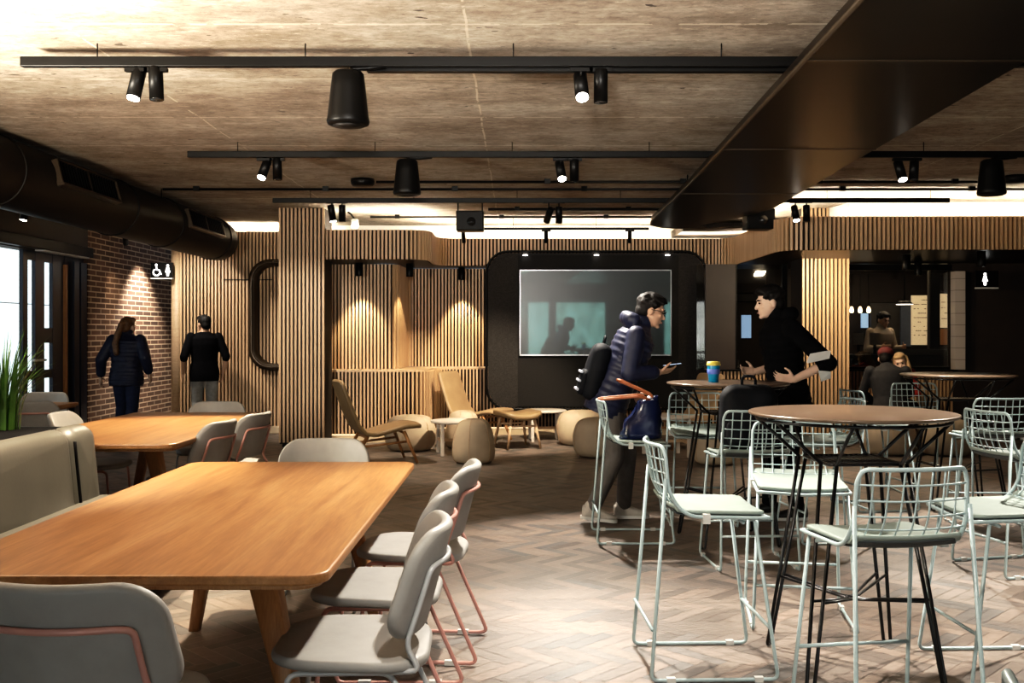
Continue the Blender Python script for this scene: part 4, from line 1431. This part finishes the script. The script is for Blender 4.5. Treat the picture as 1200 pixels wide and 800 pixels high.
def navy_bag():
    t = empty('tote_bag', 'shiny navy tote bag with brown leather handles on a bar stool', 'bag', (.84, 6.70, .685))
    rg = random.Random(4)
    mb = MB()
    rings = []
    for k in range(9):
        f = k / 8
        wx = .15 - .085 * f ** 1.4 + rg.uniform(-.008, .008)
        wy = .10 - .055 * f + rg.uniform(-.006, .006)
        rings.append(((.0 + .02 * f + (.035 * f if f > .5 else 0), .0, .27 * f), (wx, 0, .02 * f), (0, wy, 0)))
    mb.loft(rings, n=26, ex=2.6)
    for v in mb.v:
        v.x += .010 * math.sin(31 * v.y + 13 * v.z)
        v.y += .010 * math.sin(27 * v.x + 19 * v.z)
    mb.build('bag_body', M['navybag'], t)
    def band(pts):
        P = fillet(pts, .09, 7)
        o = MB()
        o.tube(P, .0095, 8)
        return o
    band([(.06, -.04, .26), (.0, -.05, .285), (-.27, -.06, .265), (-.29, .05, .265), (.0, .04, .292), (.06, .03, .26)]).build('handle', M['leatherbrown'], t)
    band([(.09, -.03, .25), (.07, -.03, .30), (-.14, -.02, .395), (-.16, .03, .395), (.06, .03, .30), (.09, .03, .25)]).build('handle', M['leatherbrown'], t)
    MB().loft([((.07, 0, .26), (.035, 0, 0), (0, .05, 0)), ((.075, 0, .285), (.025, 0, 0), (0, .03, 0))]).build('clasp_flap', M['reflective'], t)
navy_bag()

def backpack(label, loc, rz, m, w=.32, h=.42, d=.19, light=False, tilt=0):
    t = empty('backpack', label, 'backpack', loc, rz)
    t.rotation_euler = (tilt, 0, rz)
    MB().cushion(w, h, .09, d, .06, .02, lambda x, y, z: Vector((x * (1 - .1 * y / h), -z, y + h / 2)), n=7).build('main_compartment', m, t)
    MB().cushion(w * .78, h * .45, .06, .06, .025, .01, lambda x, y, z: Vector((x, -z - d / 2 - .005, y + h * .28)), n=6).build('front_pocket', m, t)
    MB().tube(fillet([(-.04, 0, h - .01), (-.04, 0, h + .05), (.04, 0, h + .05), (.04, 0, h - .01)], .03, 4), .009, 7).build('top_handle', m, t)
    for sx in (-1, 1):
        MB().tube(fillet([(sx * w * .25, d * .4, h * .92), (sx * w * .3, d * .75, h * .7), (sx * w * .32, d * .7, h * .25), (sx * w * .36, d * .35, h * .06)], .1, 5), .014, 8).build('shoulder_strap', m, t)
    if light:
        for k in range(3):
            MB().b2(-w * .42, w * .42, -d / 2 - .05, -d / 2 - .03, h * (.12 + .15 * k), h * (.12 + .15 * k) + .018).build('pale_strap', M['reflective'], t, bevel=.004)
    return t
backpack('soft black backpack sitting on a wire bar stool', (1.42, 6.02, .685), R(-8), M['blackbag'], .36, .40, .22)
# ------------------------------------------------------------------ people
def hand(mb, W, d, n, side, curl=25, spread=1.0):
    """palm and five fingers; d: finger direction, n: direction the palm faces, side: +1 thumb toward d x n"""
    W, d, n = Vector(W), Vector(d).normalized(), Vector(n).normalized()
    n = (n - d * n.dot(d)).normalized()
    t = d.cross(n) * side
    mb.loft([(W - d * .01, t * .024, n * .017), (W + d * .035, t * .039, n * .017), (W + d * .085, t * .041, n * .013), (W + d * .095, t * .036, n * .009)], n=14)
    for off, L in ((.031, .07), (.0105, .08), (-.0105, .074), (-.0315, .058)):
        p = W + d * .085 + t * off
        dd = (d + t * off * .8 * spread).normalized()
        for j, f in enumerate((.45, .32, .28)):
            a = R(curl * (j + .6))
            dj = dd * math.cos(a) + n * math.sin(a)
            q = p + dj * L * f
            mb.cone(p, .0085 - .001 * j, q, .0078 - .001 * j, seg=8)
            p = q
    p = W + d * .022 + t * .034
    q = p + (d * .6 + t * .75 + n * .35).normalized() * .042
    mb.cone(p, .0125, q, .0105, seg=8)
    mb.cone(q, .0105, q + (d * .85 + t * .2 + n * .4).normalized() * .034, .0085, seg=8)

def head_parts(mb, c, Rm):
    T = Matrix.Translation(c) @ Rm
    mb.ell((0, -.012, .03), (.077, .097, .092), M4=T)
    mb.ell((0, .022, -.03), (.064, .074, .085), M4=T)
    mb.ell((0, .038, -.08), (.046, .046, .034), M4=T)
    mb.cone(T @ Vector((0, .088, .008)), .009, T @ Vector((0, .108, -.03)), .014)
    mb.ell((0, .082, .028), (.046, .016, .012), M4=T)
    mb.ell((0, .088, -.066), (.023, .013, .010), M4=T)
    mb.ell((0, .078, -.100), (.020, .018, .016), M4=T)
    for s in (-1, 1):
        mb.ell((s * .078, -.008, -.012), (.010, .019, .032), M4=T)
        mb.ell((s * .04, .068, -.022), (.018, .018, .016), M4=T)

def spine(J):
    P, C, N = Vector(J['pelvis']), Vector(J['chest']), Vector(J['neck'])
    return P, C, N

def torso(mb, J, g=0.0, hem=None, w=1.0, quilt=0, top=True, depth=1.0):
    P, C, N = spine(J)
    sr = (Vector(J['shR']) - Vector(J['shL'])).normalized()
    up = (N - P).normalized()
    fw = up.cross(sr).normalized()
    hr = (Vector(J['hipR']) - Vector(J['hipL'])).normalized()
    rings = []
    tb = [(-.14, .155, .115), (-.06, .165, .118), (.02, .158, .11), (.14, .135, .10), (.27, .15, .108), (.38, .172, .115), (.47, .178, .105), (.53, .13, .08), (.57, .065, .06)]
    tot = (C - P).length + (N - C).length
    k = tot / .545
    for s, a, b in tb:
        if hem is not None and s < hem:
            continue
        q = max(0, s) * k
        if s < 0:
            p = P + up * s
        elif q < (C - P).length:
            p = P.lerp(C, q / (C - P).length)
        else:
            p = C.lerp(N, (q - (C - P).length) / (N - C).length)
        f = min(1, max(0, s / .3))
        ax = (hr * (1 - f) + sr * f).normalized()
        gg = g * (.5 if s > .52 else 1)
        rings.append((p + fw * .01, ax * (a * w + gg), fw * (b * depth + gg)))
    if quilt:
        out = []
        for i in range(len(rings) - 1):
            for j in range(4):
                f = j / 4
                c = rings[i][0].lerp(rings[i + 1][0], f)
                a = rings[i][1].lerp(rings[i + 1][1], f)
                b = rings[i][2].lerp(rings[i + 1][2], f)
                m = 1 + quilt * (1 if j % 2 == 0 else -1)
                out.append((c, a * m, b * m))
        out.append(rings[-1])
        rings = out
    mb.loft(rings, n=24, ex=2.2)
    return fw

def person(label, loc, rz, J, top_m, leg_m, shoe_m, skin=None, hair_m=None, voxel=.008, puffy=0, sleeves=1.0, hood=False, cap=False, long_hair=None, hands=None, glasses=False, hem=-.14, grown=.018, seated=False, collar=True, sole=True):
    skin = skin or M['skin']
    hair_m = hair_m or M['hair']
    t = empty('person', label, 'person', loc, rz)
    V = {k: Vector(v) for k, v in J.items()}
    hp, hy, hr_ = J.get('head_rot', (0, 0, 0))
    Rm = (Matrix.Rotation(R(hy), 4, 'Z') @ Matrix.Rotation(R(hp), 4, 'X') @ Matrix.Rotation(R(hr_), 4, 'Y'))
    mb = MB()
    fw = torso(mb, J, 0)
    head_parts(mb, V['head'], Rm)
    mb.cone(V['neck'] - Vector((0, .0, .02)), .058, V['head'] + Rm @ Vector((0, -.02, -.07)), .052)
    fingers = {}
    for s in 'LR':
        sg = -1 if s == 'L' else 1
        mb.cone(V['sh' + s], .052, V['el' + s], .040)
        mb.cone(V['el' + s], .040, V['wr' + s], .027)
        hd, hn, cu = (hands or {}).get(s, (None, None, 22))
        d = Vector(hd) if hd else (V['wr' + s] - V['el' + s])
        n_ = Vector(hn) if hn else Vector((-sg, 0, 0))
        hand(mb, V['wr' + s], d, n_, sg * (1 if hn is None else 1), cu)
        mb.cone(V['hip' + s], .082, V['kn' + s], .055)
        mb.cone(V['kn' + s], .055, V['an' + s], .036)
        fd = Vector(J.get('ft' + s, (0, 1, 0))).normalized()
        mb.cone(V['an' + s] - Vector((0, 0, .03)), .032, V['an' + s] + fd * .12 - Vector((0, 0, .045)), .024)
    remesh(mb, 'body', skin, voxel, 3, t)
    T = Matrix.Translation(V['head']) @ Rm
    # top garment
    g = MB()
    torso(g, J, grown + puffy, hem=hem, quilt=.035 if puffy else 0)
    for s in 'LR':
        a, b, c = V['sh' + s], V['el' + s], V['wr' + s]
        if puffy:
            for p, q, r0, r1 in ((a, b, .058 + puffy * .6, .052 + puffy * .6), (b, b.lerp(c, .88 if sleeves > .5 else .2), .052 + puffy * .6, .042 + puffy * .5)):
                nseg = 4
                for k in range(nseg):
                    f0, f1 = k / nseg, (k + .6) / nseg
                    g.cone(p.lerp(q, f0), r0 + (r1 - r0) * f0, p.lerp(q, f1), r0 + (r1 - r0) * f1)
        else:
            g.cone(a, .064, b, .054)
            if sleeves > .5:
                g.cone(b, .054, b.lerp(c, sleeves * .94 - .02), .040)
            else:
                g.cone(b, .054, b.lerp(c, .12), .05)
    if collar:
        nk = V['neck']
        g.cone(nk - Vector((0, 0, .03)), .088, nk.lerp(V['head'], .32), .074)
    if hood:
        nb = V['neck'] - fw * .075
        for k in range(9):
            a = PI * k / 8
            p = nb + Vector((math.cos(a) * .10, 0, 0)) - fw * (math.sin(a) * .055 - .03) + Vector((0, 0, .035))
            g.ell(p, (.052, .05, .055))
    remesh(g, 'jacket' if (puffy or hood) else 'top', top_m, max(voxel, .009), 5, t)
    # trousers
    l = MB()
    P = V['pelvis']
    hr2 = (V['hipR'] - V['hipL']).normalized()
    upv = (V['chest'] - P).normalized()
    fw2 = upv.cross(hr2).normalized()
    l.loft([(P - upv * .12, hr2 * .15, fw2 * .11), (P - upv * .04, hr2 * .178, fw2 * .128), (P + upv * .06, hr2 * .165, fw2 * .12), (P + upv * .10, hr2 * .155, fw2 * .112)])
    for s in 'LR':
        l.cone(V['hip' + s], .098, V['kn' + s], .072)
        l.cone(V['kn' + s], .072, V['an' + s] + (V['kn' + s] - V['an' + s]).normalized() * .03, .056)
    remesh(l, 'trousers', leg_m, max(voxel, .009), 3, t)
    for s in 'LR':
        fd = Vector(J.get('ft' + s, (0, 1, 0))).normalized()
        an = V['an' + s]
        sd = fd.cross(Vector((0, 0, 1))).normalized()
        un = sd.cross(fd).normalized()
        b = an - un * .075
        up_ = MB().loft([(b - fd * .07 + un * .055, sd * .034, un * .045), (b - fd * .03 + un * .06, sd * .042, un * .05), (b + fd * .05 + un * .05, sd * .046, un * .04), (b + fd * .13 + un * .036, sd * .047, un * .026), (b + fd * .185 + un * .03, sd * .03, un * .016)], n=18)
        up_.cone(b + un * .06 - fd * .015, .046, b + un * .10 - fd * .015, .043)
        so = up_.build('shoe', shoe_m, t)
        MB().prism([(x, y) for x, y in rrect(.096, .275, .046, 5)], 0, .022, fn=lambda x, y, z: b + sd * x + fd * (y + .058) + un * (z + .002)).build('sole', M['sole'] if sole else M['shoe'], so)
    # hair and face
    h = MB()
    h.ell((0, -.022, .042), (.084, .1, .088), M4=T)
    h.ell((0, .045, .092), (.068, .054, .036), M4=T)
    h.ell((0, -.055, -.01), (.07, .062, .07), M4=T)
    if long_hair == 'ponytail':
        h.ell((0, -.11, .03), (.035, .035, .04), M4=T)
        pts = [Vector((0, -.12, .02)), Vector((-.02, -.155, -.10)), Vector((-.03, -.175, -.22)), Vector((-.015, -.165, -.34))]
        for a, b_ in zip(pts, pts[1:]):
            h.cone(T @ a, .042, T @ b_, .036)
    if not long_hair and not cap:
        rg = random.Random(9)
        for k in range(90):
            a, e = rg.uniform(0, 2 * PI), rg.uniform(.05, 1.45)
            n_ = Vector((math.cos(a) * math.cos(e), math.sin(a) * math.cos(e), math.sin(e)))
            if n_.y > .55 and n_.z < .45:
                continue
            p = Vector((n_.x * .080, n_.y * .097 - .018, n_.z * .092 + .036))
            h.cone(T @ p, .016, T @ (p + Vector((n_.x * .010, .030 + n_.y * .008, n_.z * .012 - .012))), .010, seg=7)
    if long_hair == 'loose':
        for s in (-1, 1):
            pts = [Vector((s * .075, -.02, .05)), Vector((s * .088, .0, -.08)), Vector((s * .085, .01, -.24))]
            for a, b_ in zip(pts, pts[1:]):
                h.cone(T @ a, .026, T @ b_, .028)
        h.ell((0, -.08, -.1), (.085, .05, .13), M4=T)
    remesh(h, 'hair', hair_m, .008, 2, t)
    if cap:
        c = MB()
        c.ell((0, -.012, .06), (.094, .112, .078), M4=T)
        c.loft([(T @ Vector((0, .07, .055)), (T.to_3x3() @ Vector((.07, 0, 0))), (T.to_3x3() @ Vector((0, .02, .006)))), (T @ Vector((0, .10, .05)), (T.to_3x3() @ Vector((.06, 0, 0))), (T.to_3x3() @ Vector((0, .05, .006))))])
        c.build('cap', M['darkred'], t)
    for s in (-1, 1):
        MB().ell((s * .031, .086, .004), (.012, .008, .007), M4=T, seg=10, rings=6).build('eye', M['eye'], t)
        MB().tube([T @ Vector((s * .015, .098, .024)), T @ Vector((s * .032, .099, .029)), T @ Vector((s * .05, .086, .024))], .0045, 5).build('eyebrow', hair_m, t)
    MB().ell((0, .1005, -.066), (.021, .004, .006), M4=T, seg=10, rings=6).build('lips', M['lip'], t)
    if glasses:
        gl = MB()
        for s in (-1, 1):
            gl.tube([T @ Vector((s * .034 + .024 * math.cos(a), .112 - .010 * abs(math.cos(a)), .002 + .018 * math.sin(a))) for a in [2 * PI * k / 16 for k in range(16)]], .0025, 5, closed=True)
            gl.tube([T @ Vector((s * .058, .105, .006)), T @ Vector((s * .08, .06, .010)), T @ Vector((s * .084, -.01, .006))], .0025, 5)
        gl.tube([T @ Vector((-.012, .115, .006)), T @ Vector((.012, .115, .006))], .0025, 5)
        gl.build('glasses', M['eye'], t)
    return t

# walking man in the navy puffer jacket, facing right
J = dict(pelvis=(0, -.02, .93), chest=(0, .12, 1.235), neck=(0, .20, 1.44), head=(0, .295, 1.565), head_rot=(-16, 0, 0),
         shL=(-.175, .165, 1.385), shR=(.175, .165, 1.385), elR=(.24, .11, 1.11), wrR=(.165, .33, 1.115), elL=(-.24, .06, 1.12), wrL=(-.22, .21, .93),
         hipL=(-.09, -.01, .90), hipR=(.09, -.01, .90), knR=(.10, .02, .49), anR=(.10, -.15, .105), knL=(-.09, .13, .5), anL=(-.09, .10, .082), ftR=(.02, 1, -.12), ftL=(0, 1, 0))
person('man with glasses walking right in a navy puffer jacket, looking at a phone', (.70, 7.30, 0), R(-90), J, M['puffer'], M['greytrouser'], M['sneaker'], puffy=.022, hood=True, glasses=True, voxel=.0065,
       hands={'R': ((-.35, 1, .12), (-.5, .1, .85), 20)})
t = empty('phone', 'lit phone held by the walking man in navy', 'phone', (1.135, 7.18, 1.165), R(-90))
MB().cushion(.072, .145, .012, .008, .003, 0, lambda x, y, z: Vector((x, y * .95, z + y * .12))).build('phone_body', M['black'], t)
MB().box((0, 0, .0048), (.062, .128, .001), M4=Matrix.Translation((0, 0, .0048)) @ Matrix.Rotation(math.atan(.12), 4, 'X')).build('screen', M['phone'], t)
backpack('dark backpack with pale straps on the back of the walking man in navy', (.70 - .17, 7.30, .90), R(-90), M['blackbag'], .31, .44, .14, True, tilt=R(-15))

# man in black facing left
J = dict(pelvis=(0, 0, .95), chest=(0, .05, 1.29), neck=(0, .085, 1.495), head=(0, .15, 1.63), head_rot=(-8, 0, 0),
         shL=(-.2, .045, 1.44), shR=(.2, .045, 1.44), elL=(-.265, -.21, 1.18), wrL=(-.235, .03, 1.06), elR=(.26, .0, 1.15), wrR=(.19, .21, 1.10),
         hipL=(-.09, 0, .92), hipR=(.09, 0, .92), knL=(-.10, .03, .5), anL=(-.10, -.03, .08), knR=(.10, .10, .5), anR=(.10, .13, .08))
person('man in a black hooded jacket facing left behind the bar table', (2.06, 7.42, 0), R(90), J, M['blackcloth'], M['blackcloth'], M['shoe'], skin=M['skinpale'], puffy=.02, hood=True, sleeves=.3, voxel=.0065,
       hands={'L': ((.15, 1, .1), (.6, 0, .4), 24), 'R': ((-.3, 1, .05), (-.6, 0, .4), 24)})
t = empty('paper_sheets', 'folded white papers under the arm of the man in black', 'papers', (2.21, 7.10, 1.22), R(90))
MB().add([(-.0, -.06, .05), (-.02, .10, .02), (-.03, .12, -.04), (-.0, -.05, -.005)], [(0, 1, 2, 3)]).add([(.002, -.055, .055), (.0, .09, .03), (-.005, .12, -.035), (.004, -.05, .0)], [(0, 1, 2, 3)]).add([(0, -.06, -.10), (-.02, .04, -.09), (-.03, .02, -.17), (0, -.06, -.15)], [(0, 1, 2, 3)]).build('sheets', M['paper'], t)

# woman walking away by the brick wall
J = dict(pelvis=(0, 0, .88), chest=(0, .02, 1.17), neck=(0, .03, 1.355), head=(0, .05, 1.475), head_rot=(-6, -12, 0),
         shL=(-.175, .01, 1.31), shR=(.175, .01, 1.31), elL=(-.285, -.07, 1.07), wrL=(-.315, -.02, .86), elR=(.27, -.06, 1.09), wrR=(.285, .02, .90),
         hipL=(-.085, 0, .85), hipR=(.085, 0, .85), knL=(-.09, .08, .47), anL=(-.09, -.04, .08), knR=(.09, -.02, .46), anR=(.09, -.2, .12), ftR=(0, 1, -.3))
person('woman in a dark puffer jacket and jeans walking away beside the brick wall', (-4.86, 12.2, 0), R(-4), J, M['puffer'], M['denim'], M['shoe'], skin=M['skinpale'], hair_m=M['hairbrown'], puffy=.03, long_hair='ponytail', voxel=.009, hem=-.14)

# dark figure in front of the slatted wall
J = dict(pelvis=(0, 0, .90), chest=(0, .02, 1.21), neck=(0, .03, 1.39), head=(0, .05, 1.515), head_rot=(-4, 20, 0),
         shL=(-.175, .01, 1.345), shR=(.175, .01, 1.345), elL=(-.27, -.05, 1.09), wrL=(-.27, .02, .87), elR=(.27, -.05, 1.09), wrR=(.25, .04, .87),
         hipL=(-.09, 0, .87), hipR=(.09, 0, .87), knL=(-.09, .06, .48), anL=(-.09, -.04, .08), knR=(.09, .0, .48), anR=(.09, -.12, .09))
person('person in a black top and pale grey trousers before the slatted wall', (-4.14, 13.0, 0), R(28), J, M['blackcloth'], M['palegrey'], M['shoe'], voxel=.009, grown=.03, sleeves=.3, hem=-.14, collar=False, long_hair='short')

# seated couple on the right
J = dict(pelvis=(0, -.06, .52), chest=(0, .03, .84), neck=(0, .08, 1.0), head=(0, .14, 1.10), head_rot=(-14, -20, 0),
         shL=(-.2, .05, .955), shR=(.2, .05, .955), elL=(-.27, .12, .70), wrL=(-.12, .30, .60), elR=(.27, .12, .70), wrR=(.12, .30, .60),
         hipL=(-.1, 0, .50), hipR=(.1, 0, .50), knL=(-.15, .40, .50), anL=(-.15, .42, .08), knR=(.13, .40, .50), anR=(.13, .40, .08))
person('man in a charcoal coat and dark red cap seated, back to the camera', (4.32, 11.40, 0), R(-6), J, M['darkcoat'], M['blackcloth'], M['shoe'], cap=True, voxel=.009, grown=.04, collar=True)
J = dict(pelvis=(0, -.04, .52), chest=(0, .08, .80), neck=(0, .16, .935), head=(-.02, .24, 1.03), head_rot=(-12, -14, 12),
         shL=(-.17, .13, .90), shR=(.17, .13, .90), elL=(-.2, .32, .66), wrL=(-.1, .32, .88), elR=(.24, .22, .66), wrR=(.12, .40, .60),
         hipL=(-.09, 0, .50), hipR=(.09, 0, .50), knL=(-.13, .40, .50), anL=(-.13, .38, .08), knR=(.10, .40, .50), anR=(.10, .38, .08))
person('blonde woman in a red top seated, leaning her head on her hand', (4.80, 12.50, 0), R(172), J, M['red'], M['blackcloth'], M['shoe'], skin=M['skinpale'], hair_m=M['hairblond'], long_hair='loose', voxel=.009, hands={'L': ((.25, -.1, 1), (.6, -.4, 0), 15)})
# staff member in the servery
J = dict(pelvis=(0, 0, .95), chest=(0, .04, 1.28), neck=(0, .06, 1.47), head=(0, .10, 1.60), head_rot=(-16, 0, 0),
         shL=(-.19, .03, 1.42), shR=(.19, .03, 1.42), elL=(-.27, .05, 1.15), wrL=(-.2, .30, 1.18), elR=(.27, .05, 1.15), wrR=(.2, .30, 1.18),
         hipL=(-.09, 0, .92), hipR=(.09, 0, .92), knL=(-.09, .02, .5), anL=(-.09, 0, .08), knR=(.09, .02, .5), anR=(.09, 0, .08))
person('staff member in a cream shirt standing behind the servery counter', (5.62, 15.25, 0), R(200), J, M['cream'], M['blackcloth'], M['shoe'], voxel=.010)

# ------------------------------------------------------------------ world and camera
w = bpy.data.worlds.new('world')
w.use_nodes = True
bg = w.node_tree.nodes['Background']
bg.inputs[0].default_value = (.75, .85, 1, 1)
bg.inputs[1].default_value = .4
SC.world = w
cd = bpy.data.cameras.new('camera')
cd.sensor_width = 36
cd.sensor_fit = 'HORIZONTAL'
cd.lens = 36 * F / 1200
cd.shift_x = (600 - VX) / 1200
cd.shift_y = -(400 - VY) / 1200
cd.clip_end = 100
cam = bpy.data.objects.new('camera', cd)
COL.objects.link(cam)
cam.location = (0, 0, H)
cam.rotation_euler = (R(90), 0, 0)
SC.camera = cam
SC.view_settings.view_transform = 'Standard'
try:
    SC.view_settings.look = 'None'
except Exception:
    pass
SC.view_settings.exposure = 0.18
SC.view_settings.use_curve_mapping = True
cmv = SC.view_settings.curve_mapping
cv = cmv.curves[3]
for px_, py_ in ((.012, .006), (.05, .038), (.16, .152), (.45, .5)):
    cv.points.new(px_, py_)
cmv.update()
SC.cycles.use_denoising = True
SC.cycles.max_bounces = 7
SC.cycles.diffuse_bounces = 4
SC.cycles.glossy_bounces = 4
SC.cycles.transparent_max_bounces = 8
SC.cycles.caustics_reflective = False
SC.cycles.caustics_refractive = False
SC.cycles.sample_clamp_indirect = 4
